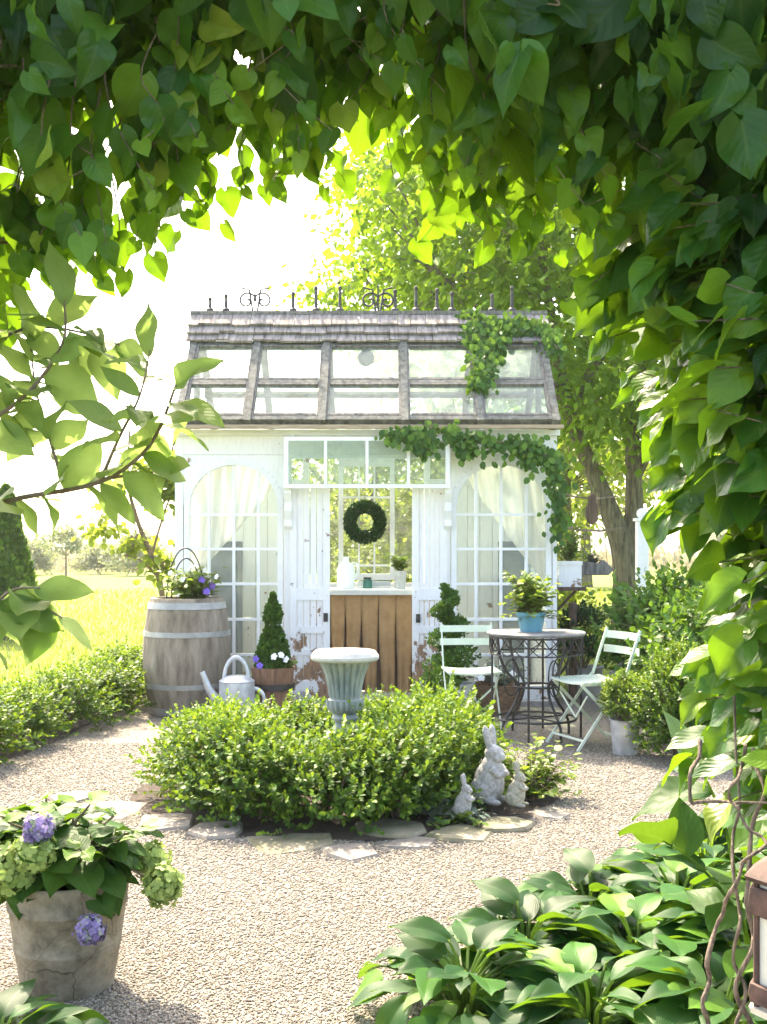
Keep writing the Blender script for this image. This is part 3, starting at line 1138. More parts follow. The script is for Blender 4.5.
# back wall : boards at both sides, tall sash in the middle, glass between
bw = MB()
XBc = X(366.5, 10.66)
for (a, b) in ((XL, XBc - .62), (XBc + .62, XR)):
    nbd = 8
    for k in range(nbd):
        xa = a + (b - a) * k / nbd
        bw.box(xa + .002, a + (b - a) * (k + 1) / nbd - .002, YB, YB + .05, .05, 1.9)
    bw.box(a, b, YB - .01, YB + .06, 1.9, 1.96)
bw.box(XBc - .62, XBc + .62, YB, YB + .05, .05, .95)
bw.box(XL, XR, YB - .01, YB + .06, ZE - .12, ZE - .03)
for xx in (XL, XBc - 1.1, XBc - .62, XBc + .56, XBc + 1.04, XR - .06):
    bw.box(xx, xx + .06, YB - .008, YB + .058, .95 if abs(xx - XBc) < .7 else 1.96, ZE - .12)
bwo = bw.build('back_wall', M['white'], gh, smooth=False)
MB().box(XL + .03, XR - .03, YB + .022, YB + .026, 1.0, ZE - .1).build('pane', M['glass'], bwo, smooth=False)
sw = MB()
s0, s1 = X(343, 10.6), X(390, 10.6)
sw.box(s0 - .045, s0, YB - .06, YB - .012, .98, 2.16)
sw.box(s1, s1 + .045, YB - .06, YB - .012, .98, 2.16)
sw.box(s0, s1, YB - .058, YB - .014, .98, 1.04)
sw.box(s0, s1, YB - .058, YB - .014, 2.08, 2.16)
for k in (1, 2):
    xx = s0 + (s1 - s0) * k / 3
    sw.box(xx - .009, xx + .009, YB - .05, YB - .02, 1.04, 2.08)
for zz in (1.12, 1.78):
    sw.box(s0, s1, YB - .049, YB - .021, zz - .01, zz + .01)
sw.build('back_window', M['white_frame'], gh, smooth=False)

# roof : rafters, purlins, panes, shingles
rx_px = (173, 247, 322, 405, 481, 561)
rx = [X(p, YE) for p in rx_px]
rf = MB()
nrm_f = Vector((0, -(ZR - ZE), (YR - YE))).normalized()
for x in rx:
    xx = min(max(x, EXL + .04), EXR - .04)
    rf.bar(slope(xx, 0.0, .012), slope(xx, 1.0, .012), .058, .07, up=nrm_f)
for t in (0.035, .375, .762):
    rf.bar(slope(EXL, t, .004), slope(EXR, t, .004), .04 if t != .035 else .05, .055, up=nrm_f)
rafters = rf.build('roof_frame', M['green_grey_wood'], gh, smooth=False)
for i in range(5):
    for (ta, tb) in ((.055, .362), (.388, .742)):
        xa, xb = rx[i] + .03, rx[i + 1] - .03
        if i == 0: xa = EXL + .075
        if i == 4: xb = EXR - .075
        fr = MB()
        fr.bar(slope(xa, ta, .01), slope(xa, tb, .01), .032, .045, up=nrm_f)
        fr.bar(slope(xb, ta, .01), slope(xb, tb, .01), .032, .045, up=nrm_f)
        fr.bar(slope(xa + .02, ta + .012, .011), slope(xb - .02, ta + .012, .011), .024, .044, up=nrm_f)
        fr.bar(slope(xa + .02, tb - .012, .011), slope(xb - .02, tb - .012, .011), .024, .044, up=nrm_f)
        fo = fr.build('roof_window', M['grey_wood'], gh, smooth=False)
        g = MB()
        g.bar(slope((xa + xb) / 2, ta, .012), slope((xa + xb) / 2, tb, .012), xb - xa, .004, up=nrm_f)
        g.build('pane', M['roof_glass'], fo, smooth=False)
# eave board
MB().box(EXL - .02, EXR + .02, YE - .03, YE + .03, ZE - .035, ZE - .005).build('eave_board', M['eave_wood'], gh, smooth=False)
for px in rx_px:
    pass
# shingles, individual slabs in four courses, front; plain courses behind
sh = MB()
for row, (t0, t1) in enumerate(((.745, .85), (.815, .925), (.885, 1.005))):
    x = EXL - .03
    while x < EXR + .02:
        w = random.uniform(.09, .24)
        j = random.uniform(-.012, .012)
        lift = .052 + .016 * row
        ta = t0 + j
        x2 = min(x + w, EXR + .03)
        sh.bar(slope((x + x2) / 2, ta, lift + .012), slope((x + x2) / 2, t1, lift - .006), x2 - x - .005, .016 + random.uniform(0, .008), up=nrm_f)
        x += w
rs = sh.build('shingles', M['shingle'], gh, smooth=False)
bk = MB()
nb_ = Vector((0, (ZR - ZE), (YR - YE))).normalized()
def bslope(x, t, off=0.0):
    y = 2 * YR - (YE + (YR - YE) * t)
    return Vector((x, y, ZE + (ZR - ZE) * t)) + nb_ * off
for x in rx:
    xx = min(max(x, EXL + .04), EXR - .04)
    bk.bar(bslope(xx, 0, .01), bslope(xx, 1, .01), .06, .06, up=nb_)
for t in (.03, .45, .9):
    bk.bar(bslope(EXL, t, .003), bslope(EXR, t, .003), .05, .05, up=nb_)
bko = bk.build('back_roof_frame', M['green_grey_wood'], gh, smooth=False)
bg_ = MB(); bg_.bar(bslope((EXL + EXR) / 2, .02, .01), bslope((EXL + EXR) / 2, .9, .01), EXR - EXL - .1, .004, up=nb_)
bg_.build('pane', M['roof_glass'], bko, smooth=False)
b2 = MB(); b2.bar(bslope((EXL + EXR) / 2, .89, .05), bslope((EXL + EXR) / 2, 1.0, .05), EXR - EXL + .02, .03, up=nb_)
b2.build('back_shingles', M['shingle'], gh, smooth=False)
rc = MB(); rc.bar((EXL - .03, YR, ZR + .085), (EXR + .03, YR, ZR + .085), .12, .03)
rc.build('ridge_cap', M['grey_wood'], gh, smooth=False)

# iron cresting on the ridge
RZ = ZR + .10
for px, hh in ((210, .10), (226, .13), (293, .15), (316, .20), (340, .20), (395, .17), (416, .20), (437, .18), (452, .15), (492, .13), (512, .2)):
    x = X(px, YR)
    f = MB()
    f.tube([(x, YR, RZ), (x, YR, RZ + hh)], [.017, .012], 8)
    f.ellipsoid((x, YR, RZ + hh + .014), (.02, .02, .022), 8)
    f.lathe([(.035, RZ), (.035, RZ + .025), (.02, RZ + .04)], 8, (x, YR, 0))
    f.build('finial', M['iron'], gh)
for px in (255, 378):
    x = X(px, YR)
    f = MB()
    for s in (-1, 1):
        pts = []
        for k in range(26):
            a = k / 25 * PI * 2.6
            rr = .085 * (1 - k / 30)
            pts.append((x + s * (.075 - rr * math.cos(a)), YR, RZ + .10 + rr * math.sin(a)))
        f.tube(pts, .010, 5)
        f.tube([(x + s * .02, YR, RZ), (x + s * .05, YR, RZ + .2), (x + s * .13, YR, RZ + .22)], .010, 5)
    f.tube([(x, YR, RZ), (x, YR, RZ + .24)], .009, 6)
    f.build('cresting_scroll', M['iron'], gh)

# wire ball hanging under the roof pane
wb = thing('hanging_ball', 'round moss ball hanging behind the middle upper roof pane', 'ornament', P(366, 358, 9.62))
b = MB(); b.ellipsoid(P(366, 358, 9.62), (.075, .075, .075), 12, jit=.06); b.build('ball', M['conifer'], wb)
b = MB(); b.tube([P(366, 358, 9.62) + Vector((0, 0, .07)), P(366, 358, 9.62) + Vector((0, 0.03, .3))], .003, 4); b.build('cord', M['twig'], wb)

# curtains behind the arched windows
def curtain(name, label, x_fix, x_free, z_top, edge, sgn):
    """cloth hung over the window, its lower edge swept up to one side"""
    nx, nz = 60, 16
    vs_, fs = [], []
    for i in range(nx + 1):
        u = i / nx
        x = x_fix + (x_free - x_fix) * u
        zb_ = edge(u)
        for k in range(nz + 1):
            w = k / nz
            z = z_top + (zb_ - z_top) * w
            gather = (1 - .12 * w)
            y = YF + .13 + .022 * math.sin(u * 48 + w * 3) * (.4 + .6 * w) + .012 * math.sin(u * 21 + 2)
            vs_.append((x_fix + (x - x_fix) * gather, y, z))
    for i in range(nx):
        for k in range(nz):
            a = i * (nz + 1) + k
            fs.append((a, a + nz + 1, a + nz + 2, a + 1))
    mb = MB().add(vs_, fs)
    o = mb.build(name, M['curtain'], None, org=(x_fix, YF + .13, z_top), ang=180)
    so = o.modifiers.new('cloth', 'SOLIDIFY'); so.thickness = .002
    return tag(o, label, 'curtain', 'curtains behind the arched windows')


def mk_edge(za, zb_, p):
    return lambda u: za + (zb_ - za) * u ** p


curtain('curtain', 'cream sheer curtain swept to the left behind the left arched window', XF(186), XF(283), ZTOP, mk_edge(ZF(580), ZF(486), 1.15), 1)
curtain('curtain', 'cream sheer curtain swept to the right behind the right arched window', XF(551), XF(452), ZTOP, mk_edge(ZF(586), ZF(472), 1.1), -1)

# inside: counter with skirt
ct = thing('potting_counter', 'zinc topped potting counter with pleated brown canvas skirt inside the doorway', 'counter', (X(371, 9.6), 9.6, .05))
x0, x1 = X(305, 9.45), X(440, 9.45)
MB().box(x0, x1, 9.38, 9.98, .885, .93).build('counter_top', M['counter'], ct, bevel=.004, smooth=False)
for xx in (x0 + .03, x1 - .08):
    for yv in (9.44, 9.9):
        MB().box(xx, xx + .05, yv, yv + .05, .05, .885).build('leg', M['white_frame'], ct, smooth=False)
sk = MB()
edges = [X(p, 9.4) for p in (306, 330, 345, 361.5, 378.5, 396, 412, 438)]
for a, b in zip(edges, edges[1:]):
    n, rows = 22, 12
    vs_ = []
    gl, gr = random.uniform(.5, 1.6), random.uniform(.5, 1.6)
    p1, p2, p3 = [random.uniform(0, 6.3) for _ in range(3)]
    fz = random.uniform(.6, 1.3)
    for k in range(n + 1):
        u = k / n
        edge_ = min(1.0, 6 * u, 6 * (1 - u)) ** .7
        for r0_ in range(rows + 1):
            w = r0_ / rows                       # 0 at the counter, 1 at the floor
            f = .25 + .75 * w
            zz = .884 + (.055 + random.uniform(-.002, .002) + .008 * math.sin(p1 + u * 3) - .884) * w
            nl = .019 * gl * w ** 1.3 + .003 * math.sin(w * 7 + p1)
            nr = .019 * gr * w ** 1.3 + .003 * math.sin(w * 6 + p2)
            xx = a + nl + (b - a - nl - nr) * u
            yy2 = 9.445 - .036 * edge_ * f + f * (.011 * math.sin(u * 7.5 * fz + p1 + w * .9) + .006 * math.sin(u * 15 + p2 - w * 1.6)) + .003 * math.sin(w * 19 + p3 + u * 4)
            vs_.append((xx, yy2, zz))
    fs = []
    for k in range(n):
        for r0_ in range(rows):
            p = k * (rows + 1) + r0_
            fs.append((p, p + rows + 1, p + rows + 2, p + 1))
    sk.add(vs_, fs)
sko = sk.build('skirt', M['canvas'], ct, ang=60)
MB().box(edges[0], edges[-1], 9.476, 9.479, .062, .88).build('gap_shade', M['brown_post'], sko, smooth=False)  # added dark sheet behind the pleats, stands for shade in the gaps

# things on the counter
ZC = .93
jug = thing('jug', 'tall white jug with a narrow neck standing left on the counter', 'jug', (X(346, 9.7), 9.7, ZC))
b = MB(); b.lathe([(.001, 0), (.075, 0), (.08, .02), (.08, .17), (.06, .215), (.026, .235), (.024, .275), (.03, .28), (.001, .281)], 20, jug.location, cap=False); b.build('body', M['white_plastic'], jug)
b = MB(); j = Vector(jug.location); b.tube([j + Vector((.05, 0, .23)), j + Vector((.1, 0, .22)), j + Vector((.1, 0, .12)), j + Vector((.077, 0, .1))], .008, 6); b.build('handle', M['white_plastic'], jug)
jar = thing('jar', 'small dark teal jar in the middle of the counter', 'jar', (X(367.5, 9.75), 9.75, ZC))
b = MB(); b.lathe([(.001, 0), (.04, 0), (.042, .01), (.042, .07), (.034, .08), (.001, .081)], 16, jar.location, cap=False); b.build('body', M['teal_glass'], jar)
b = MB(); b.lathe([(.036, .0815), (.036, .1), (.001, .101)], 16, jar.location, cap=False); b.build('lid', M['iron'], jar)
pt = thing('potted_herb', 'leafy herb in a tall zinc pot at the right of the counter', 'potted plant', (X(400, 9.7), 9.7, ZC))
b = MB(); b.lathe([(.001, 0), (.045, 0), (.058, .15), (.062, .155), (.056, .158), (.05, .14), (.001, .139)], 20, pt.location, cap=False); b.build('pot', M['zinc'], pt)
add_herb(pt, (0, 0, .14), 26, .13, .16, .045, M['herb_leaf'], seed=5)
tr = thing('tray', 'flat grey metal tray on the counter behind the jar', 'tray', (X(375, 9.88), 9.88, ZC))
b = MB(); b.box(tr.location.x - .16, tr.location.x + .14, 9.83, 9.93, ZC + .001, ZC + .012); b.build('tray_base', M['counter'], tr)
b = MB(); b.box(tr.location.x - .16, tr.location.x + .14, 9.931, 9.94, ZC + .001, ZC + .06); b.build('tray_rim', M['counter'], tr)

# wreath
wc = Vector((X(365, 10.55), 10.55, Z(522, 10.55)))
wr = thing('wreath', 'round dark green boxwood wreath hanging in the doorway window', 'wreath', wc)
N = 3600
a = rng.uniform(0, 2 * PI, N); bb_ = rng.uniform(0, 2 * PI, N); rr_ = .050 * np.sqrt(rng.uniform(.35, 1.15, N))
dirr = np.stack([np.cos(a), np.zeros(N), np.sin(a)], 1)
off = dirr * (np.cos(bb_) * rr_)[:, None] + np.array([0, 1, 0]) * (np.sin(bb_) * rr_)[:, None]
pos = dirr * .147 + off
link_mesh('foliage', scatter_mesh('foliage', SMALL, pos, off + rng.normal(size=(N, 3)) * .03 + np.stack([-np.sin(a), 0 * a, np.cos(a)], 1) * .04, off + rng.normal(size=(N, 3)) * .02, .026), M['dark_leaf'], wr)
b = MB(); b.tube([wc + Vector((.147 * math.cos(t), 0, .147 * math.sin(t))) for t in np.linspace(0, 2 * PI, 28, endpoint=False)], .03, 8, closed=True); b.build('ring', M['dark_leaf'], wr)
b = MB(); b.tube([wc + Vector((0, 0, .19)), wc + Vector((0, .03, .56))], .003, 4); b.build('cord', M['twig'], wr)

# dark boxes added to fill the dark areas seen through the windows
for px, lab, xw in ((226, 'dark blue grey cabinet added for the dark area behind the left arched window', .26), (512, 'dark blue grey cabinet added for the dark area behind the right arched window', .22)):
    cx = X(px, 10.2)
    cbn = thing('infill', lab, 'infill', (cx, 10.2, .05), group='added infills inside the greenhouse')
    MB().box(cx - xw / 2, cx + xw / 2, 10.05, 10.4, .05, 1.35).build('carcass', M['infill'], cbn, smooth=False, bevel=.004)
    for k in range(2):
        MB().box(cx - xw / 2 + .02, cx + xw / 2 - .02, 10.035, 10.048, .12 + .62 * k, .68 + .62 * k).build('door', M['infill'], cbn, smooth=False)

# ================================================================== IVY ON THE GREENHOUSE
def ivy(name, label, polys, n, spread, size, mat=None, group=None, face=(0, -1, .3), seed=0):
    r_ = np.random.default_rng(seed)
    t = thing(name, label, 'ivy', Vector(polys[0][0][0]), group=group)
    o = np.array(polys[0][0][0])
    mb = MB()
    pos, tip, nrm = [], [], []
    tot = sum(w for _, w in polys)
    for pts, w in polys:
        pts = [Vector(p) for p in pts]
        mb.tube(pts, .006, 5)
        k = int(n * w / tot)
        A = np.array([list(p) for p in pts])
        s = r_.random(k) * (len(A) - 1)
        i = np.minimum(s.astype(int), len(A) - 2)
        f = (s - i)[:, None]
        p = A[i] * (1 - f) + A[i + 1] * f
        lump = .6 + .7 * np.abs(np.sin(s * 5.1 + 1.3))
        p = p + r_.normal(size=(k, 3)) * np.array([spread, spread * .45, spread]) * lump[:, None]
        pos.append(p - o)
        tip.append(np.stack([r_.normal(size=k) * .5, -np.abs(r_.normal(size=k)) * .3, -np.abs(r_.normal(size=k)) * .6 - .3], 1))
        nrm.append(np.array(face) + r_.normal(size=(k, 3)) * .4)
    pos = np.concatenate(pos)
    link_mesh('foliage', scatter_mesh('foliage', SMALL, pos, np.concatenate(tip), np.concatenate(nrm), size * r_.uniform(.6, 1.2, len(pos))), mat or M['ivy_leaf'], t)
    mb.build('stem', M['twig'], t)
    return t


S = lambda px, py, off=.09: None
def on_roof(px, t, off=.1):
    d = slope(0, t).y
    return slope(X(px, d), t, off)
ivy('climbing_ivy', 'green ivy trailing over the right end of the shingles and down a rafter', [
    ([on_roof(462, .97), on_roof(490, .90), on_roof(515, .86), on_roof(545, .84), on_roof(556, .62)], 1.5),
    ([on_roof(505, .80), on_roof(470, .86), on_roof(480, .62), on_roof(481, .40), on_roof(478, .28)], 1.6),
    ([on_roof(520, .86), on_roof(500, .76), on_roof(490, .6), on_roof(483, .33)], .8)], 1500, .045, .062, seed=3)
W = lambda px, py: P(px, py, 8.80)
ivy('climbing_ivy', 'green ivy garland along the white fascia above the right arched window', [
    ([W(388, 434), W(405, 432), W(420, 438), W(432, 433)], 1.0),
    ([W(420, 438), W(424, 447)], .4),
    ([W(448, 433), W(470, 440), W(500, 442), W(525, 444), W(545, 455)], 1.5),
    ([W(470, 440), W(462, 452)], .35),
    ([W(545, 455), W(553, 468), W(556, 490), W(557, 512), P(558, 540, 8.9)], 1.0),
    ([W(530, 448), W(528, 462)], .3)], 1050, .042, .06, seed=4)

# ================================================================== BARREL, CAN, TUB
bx, by = X(187, 8.55), 8.55
br = thing('barrel', 'tall silvery oak barrel with pale hoops holding a pansy planting', 'barrel', (bx, by, 0))
def bar_r(z): return .275 + .062 * (1 - ((z - .46) / .46) ** 2)
b = MB()
prof = [(.001, 0.0)] + [(bar_r(z), z) for z in np.linspace(0, .9, 22)] + [(bar_r(.9) - .03, .9), (bar_r(.9) - .035, .83), (.001, .83)]
n = 96
base = len(b.v)
for (r, z) in prof:
    for k in range(n):
        a = 2 * PI * k / n
        rr = r - (.004 if k % 4 == 0 and .05 < r else 0)
        b.v.append(Vector((bx + rr * math.cos(a), by + rr * math.sin(a), z)))
for i in range(len(prof) - 1):
    for k in range(n):
        b.f.append((i * n + k, i * n + (k + 1) % n, (i + 1) * n + (k + 1) % n, (i + 1) * n + k))
b.build('staves', M['barrel'], br, ang=50)
for (za, zb_) in ((.015, .07), (.215, .255), (.61, .65), (.82, .87)):
    h = MB(); h.lathe([(bar_r(za) + .001, za), (bar_r(za) + .006, za), (bar_r(zb_) + .006, zb_), (bar_r(zb_) + .001, zb_)], 64, (bx, by, 0), cap=False)
    h.build('hoop', M['hoop'], br)
b = MB(); b.lathe([(.001, .845), (.24, .84)], 32, (bx, by, 0), cap=False); b.build('soil', M['soil'], br)
pl = thing('pansy_plant', 'bushy pansies with violet and white blooms growing out of the barrel top', 'flowers', (bx + .04, by, .845))
add_herb(pl, (0, 0, 0), 95, .25, .29, .05, M['herb_leaf'], seed=8)
add_flowers(pl, [(.13, -.12, .11), (.17, -.1, .15), (.10, -.15, .2)], .030, M['petal_violet'], 2)
add_flowers(pl, [(.12, -.13, .27), (-.05, -.15, .2), (-.14, -.15, .25), (.2, -.08, .22), (.02, -.1, .3)], .022, M['petal_white'], 3)
hp = thing('plant_hoop', 'arched dark wire hoop standing in the barrel planting', 'plant support', (bx, by + .05, .845))
b = MB()
for k, (ro, hgt) in enumerate(((.15, .44), (.12, .36))):
    b.tube([(bx - .02 + ro * math.cos(a), by + .05 + .03 * k, .845 + hgt * math.sin(a)) for a in np.linspace(0, PI, 18)], .006, 5)
b.build('wire', M['iron'], hp)

wx, wy = X(237, 8.06), 8.06
wc_ = thing('watering_can', 'galvanised zinc watering can with arched handle beside the barrel', 'watering can', (wx, wy, 0))
b = MB(); b.lathe([(.001, .002), (.135, .002), (.138, .01), (.122, .24), (.126, .245), (.12, .25), (.07, .275), (.001, .278)], 32, (wx, wy, 0), cap=False); b.build('body', M['zinc'], wc_)
b = MB(); b.tube([(wx - .11, wy - .02, .10), (wx - .19, wy - .04, .20), (wx - .235, wy - .05, .30)], [.036, .024, .019], 12); b.build('spout', M['zinc'], wc_)
b = MB(); b.tube([(wx - .09 + .17 * (1 - math.cos(a)) * .5, wy, .25 + .13 * math.sin(a)) for a in np.linspace(0, PI, 14)], .014, 8); b.build('carry_handle', M['zinc'], wc_)
b = MB(); b.tube([(wx + .115 + .075 * math.sin(a), wy, .14 + .06 * math.cos(a)) for a in np.linspace(0, PI, 12)], .013, 8); b.build('rear_handle', M['zinc'], wc_)

wc_.scale = (1.05, 1.05, 1.27)

tx, ty = X(273, 8.35), 8.35
tb = thing('topiary_tub', 'small ball and cone topiary with white pansies in a red brown wooden tub', 'potted plant', (tx, ty, 0))
b = MB(); b.lathe([(.001, .0), (.125, .0), (.145, .30), (.152, .34), (.138, .34), (.13, .29), (.001, .29)], 40, (tx, ty, 0), flute=20, fl_amp=.04, cap=False); b.build('tub', M['tub'], tb)
b = MB(); b.lathe([(.149, .19), (.153, .19), (.157, .235), (.152, .235)], 40, (tx, ty, 0), cap=False); b.build('hoop', M['iron'], tb)


def topiary_leaves(fn, n, leaf, seed):
    r_ = np.random.default_rng(seed)
    pos, nr = fn(r_, n)
    return scatter_mesh('foliage', SMALL, pos, nr + r_.normal(size=pos.shape) * .6 + np.array([0, 0, .4]), nr + r_.normal(size=pos.shape) * .4, leaf * r_.uniform(.7, 1.3, n))


def cone_ball(r_, n):
    u = r_.random(n); a = r_.uniform(0, 2 * PI, n)
    z = np.where(u < .68, .31 + .29 * r_.random(n), .62 + .20 * r_.random(n))
    rad = np.where(z < .605, .112 * (1 - ((z - .33) / .33).clip(0, 1) ** 1.6) ** .8, .052 * np.sqrt(np.clip(1 - ((z - .675) / .075) ** 2, 0, 1)) + .018 * (z > .735) * (1 - (z - .735) / .09).clip(0, 1))
    rad *= r_.uniform(.75, 1.06, n)
    return np.stack([rad * np.cos(a), rad * np.sin(a), z], 1), np.stack([np.cos(a), np.sin(a), .5 + 0 * a], 1)


link_mesh('foliage', topiary_leaves(cone_ball, 4200, .026, 3), M['conifer'], tb)
b = MB(); b.tube([(tx, ty, .28), (tx, ty, .76)], [.012, .006], 6); b.build('stem', M['twig'], tb)
add_herb(tb, (.06, -.06, .30), 16, .12, .10, .03, M['herb_leaf'], seed=12, name='pansy_leaves')
add_flowers(tb, [(.02, -.13, .42), (.07, -.12, .43), (.10, -.11, .40)], .024, M['petal_white'], 4)
add_flowers(tb, [(-.11, -.10, .40), (-.08, -.13, .36)], .025, M['petal_violet'], 5)

tb.scale = (1.08, 1.08, 1.13)

bag = thing('stone_block', 'rough grey stone block beside the tub below the left door', 'stone', (X(303, 8.7), 8.7, 0))
b = MB(); b.ellipsoid((X(303, 8.7), 8.7, .06), (.1, .08, .09), 12, jit=.07); b.build('block', M['stone'], bag, ang=30)

# ================================================================== RIGHT OF THE DOOR: topiary, baskets
sx, sy = X(455, 8.45), 8.45
sp = thing('spiral_topiary', 'tall dark green spiral topiary in a white pot right of the door', 'potted plant', (sx, sy, 0))
b = MB(); b.lathe([(.001, 0), (.125, 0), (.15, .22), (.155, .25), (.14, .25), (.135, .21), (.001, .21)], 28, (sx, sy, 0), cap=False); b.build('pot', M['whitepot'], sp)


def spiral(r_, n):
    t = r_.random(n) ** 1.25
    th = t * PI * 2 * 3.2 + 1.0
    R0 = .155 * (1 - t) ** .6 + .015
    z = .30 + .68 * t
    rr = (.085 * (1 - t) + .04) * np.sqrt(r_.random(n))
    ph = r_.uniform(0, 2 * PI, n)
    lean = -.07 * t
    x = lean + R0 * .55 * np.cos(th) + rr * np.cos(ph) * np.cos(th) * 1.3
    y = R0 * .55 * np.sin(th) + rr * np.cos(ph) * np.sin(th) * 1.3
    zz = z + rr * np.sin(ph) * .75
    return np.stack([x, y, zz], 1), np.stack([np.cos(th) * np.cos(ph), np.sin(th) * np.cos(ph), np.sin(ph)], 1)


link_mesh('foliage', topiary_leaves(spiral, 5200, .026, 4), M['conifer'], sp)
b = MB(); b.tube([(sx, sy, .2), (sx - .03, sy, .6), (sx - .07, sy, .97)], [.016, .012, .005], 6); b.build('stem', M['twig'], sp)

bl = make_bush('boxwood_ball', 'low round dark green boxwood ball in front of the spiral topiary', 'potted plant', M['conifer'], .16, .34, seed=21, sprigs=240, leaf=.022, loose=.04)
bl.location = (X(437, 8.15), 8.15, 0)
b = MB(); b.lathe([(.001, 0), (.10, 0), (.12, .14), (.11, .14), (.001, .12)], 20, (0, 0, 0), cap=False)
link_mesh('pot', b.mesh('pot'), M['whitepot'], bl)

gx_, gy_ = X(499, 8.5), 8.5
bs = thing('basket_planter', 'wide brown basket of grey green leaves under the table', 'potted plant', (gx_, gy_, 0))
b = MB(); b.lathe([(.001, 0), (.15, 0), (.20, .22), (.21, .24), (.19, .24), (.17, .2), (.001, .2)], 36, (gx_, gy_, 0), flute=30, fl_amp=.03, cap=False); b.build('basket', M['basket'], bs)
add_herb(bs, (0, 0, .2), 50, .26, .22, .04, M['silver_leaf'], seed=14)
add_flowers(bs, [(-.05, -.2, .3), (.08, -.18, .33), (.15, -.15, .28), (-.15, -.14, .3)], .03, M['petal_white'], 7)

# ================================================================== BISTRO SET
def make_chair():
    t = thing('folding_chair', 'mint green slatted folding chair', 'chair', (0, 0, 0), group='mint green folding chairs at the iron table')
    for k in range(2):
        z0 = (.715, .615)[k]
        s = MB()
        n = 10
        vs_ = []
        for i in range(n + 1):
            x = -.205 + .41 * i / n
            yv = .235 + .022 * (1 - (x / .205) ** 2) + .035 * (z0 - .66)
            vs_ += [(x, yv, z0), (x, yv + .004, z0 + .05), (x, yv + .010, z0 + .05), (x, yv + .010, z0)]
        fs = []
        for i in range(n):
            a = i * 4
            for j in range(4):
                fs.append((a + j, a + 4 + j, a + 4 + (j + 1) % 4, a + (j + 1) % 4))
        fs += [(0, 1, 2, 3), (n * 4 + 3, n * 4 + 2, n * 4 + 1, n * 4)]
        s.add(vs_, fs).build('back_slat', M['mint'], t)
    for k in range(7):
        yv = -.20 + k * .058
        s = MB()
        n = 6
        for i in range(n):
            xa, xb = -.2 + .4 * i / n, -.2 + .4 * (i + 1) / n
            za = .445 - .014 * (1 - (xa / .2) ** 2); zb2 = .445 - .014 * (1 - (xb / .2) ** 2)
            s.add([(xa, yv, za), (xb, yv, zb2), (xb, yv + .046, zb2), (xa, yv + .046, za), (xa, yv, za + .012), (xb, yv, zb2 + .012), (xb, yv + .046, zb2 + .012), (xa, yv + .046, za + .012)],
                  [(0, 3, 2, 1), (4, 5, 6, 7), (0, 1, 5, 4), (2, 3, 7, 6)] + ([(3, 0, 4, 7)] if i == 0 else []) + ([(1, 2, 6, 5)] if i == n - 1 else []))
        s.build('seat_slat', M['mint'], t)
    for sx_ in (-1, 1):
        x = .192 * sx_
        MB().bar((x, -.25, 0.008), (x, .255, .79), .012, .026, up=(0, -1, .5)).build('leg', M['mint'], t) if False else None
        q = MB()
        q.bar((x, -.24, 0.006), (x, .13, .47), .009, .019, up=(0, -1, .6))
        q.bar((x, .13, .46), (x, .255, .785), .009, .019, up=(0, -1, .3))
        q.build('leg', M['mint'], t)
        x2 = .174 * sx_
        MB().bar((x2, .25, .006), (x2, -.20, .44), .009, .019, up=(0, 1, .6)).build('leg', M['mint'], t)
        MB().bar((x2, -.2, .437), (x2, .20, .437), .012, .018).build('seat_rail', M['mint'], t)
    for yv, zv in ((-.19, .07), (.205, .05)):
        xw = .186 if yv < 0 else .168
        MB().bar((-xw, yv, zv), (xw, yv, zv), .01, .014).build('stretcher', M['mint'], t)
    for s2 in (-1, 1):
        MB().bar((.168 * s2, -.15, .36), (.0, -.05 - .08, .2), .007, .011).build('brace', M['mint'], t)
    return t


ch = make_chair()
place(ch, (X(471, 7.72), 7.72, .006), R(4), .94, label='mint green slatted folding chair facing the camera left of the table', first=True)
face = Vector((-.92, -.39))
# chair faces local -Y ; rotate so that -Y -> face
ang = math.atan2(face.y, face.x) + PI / 2
place(ch, (X(592, 7.12), 7.12, .006), ang, .95, label='mint green slatted folding chair turned towards the table from its right')

tcx, tcy = X(536, 7.42), 7.42
tbl = thing('bistro_table', 'round dark wrought iron garden table with arched open apron', 'table', (tcx, tcy, 0))
b = MB(); b.lathe([(.001, .700), (.325, .700), (.332, .706), (.332, .716), (.325, .722), (.001, .722)], 48, (tcx, tcy, 0), cap=False); b.build('tabletop', rough_mat('aged_table_metal', (0.10, 0.10, 0.10), (0.22, 0.22, 0.21), 12, 0.6, bstr=.2), tbl)
b = MB()
ring = lambda r, z, rad=.007, n=40: b.tube([(tcx + r * math.cos(a), tcy + r * math.sin(a), z) for a in np.linspace(0, 2 * PI, n, endpoint=False)], rad, 6, closed=True)
ring(.312, .69); ring(.312, .575, .005)
NA = 16
for k in range(NA):
    a0 = 2 * PI * k / NA
    for da in (0, 1):
        pts = []
        for i in range(9):
            u = i / 8
            a = a0 + u * 2 * PI / NA * 2
            z = .69 - .115 * math.sin(u * PI)
            pts.append((tcx + .312 * math.cos(a), tcy + .312 * math.sin(a), z))
    b.tube(pts, .004, 5)
b.build('apron', M['iron'], tbl)
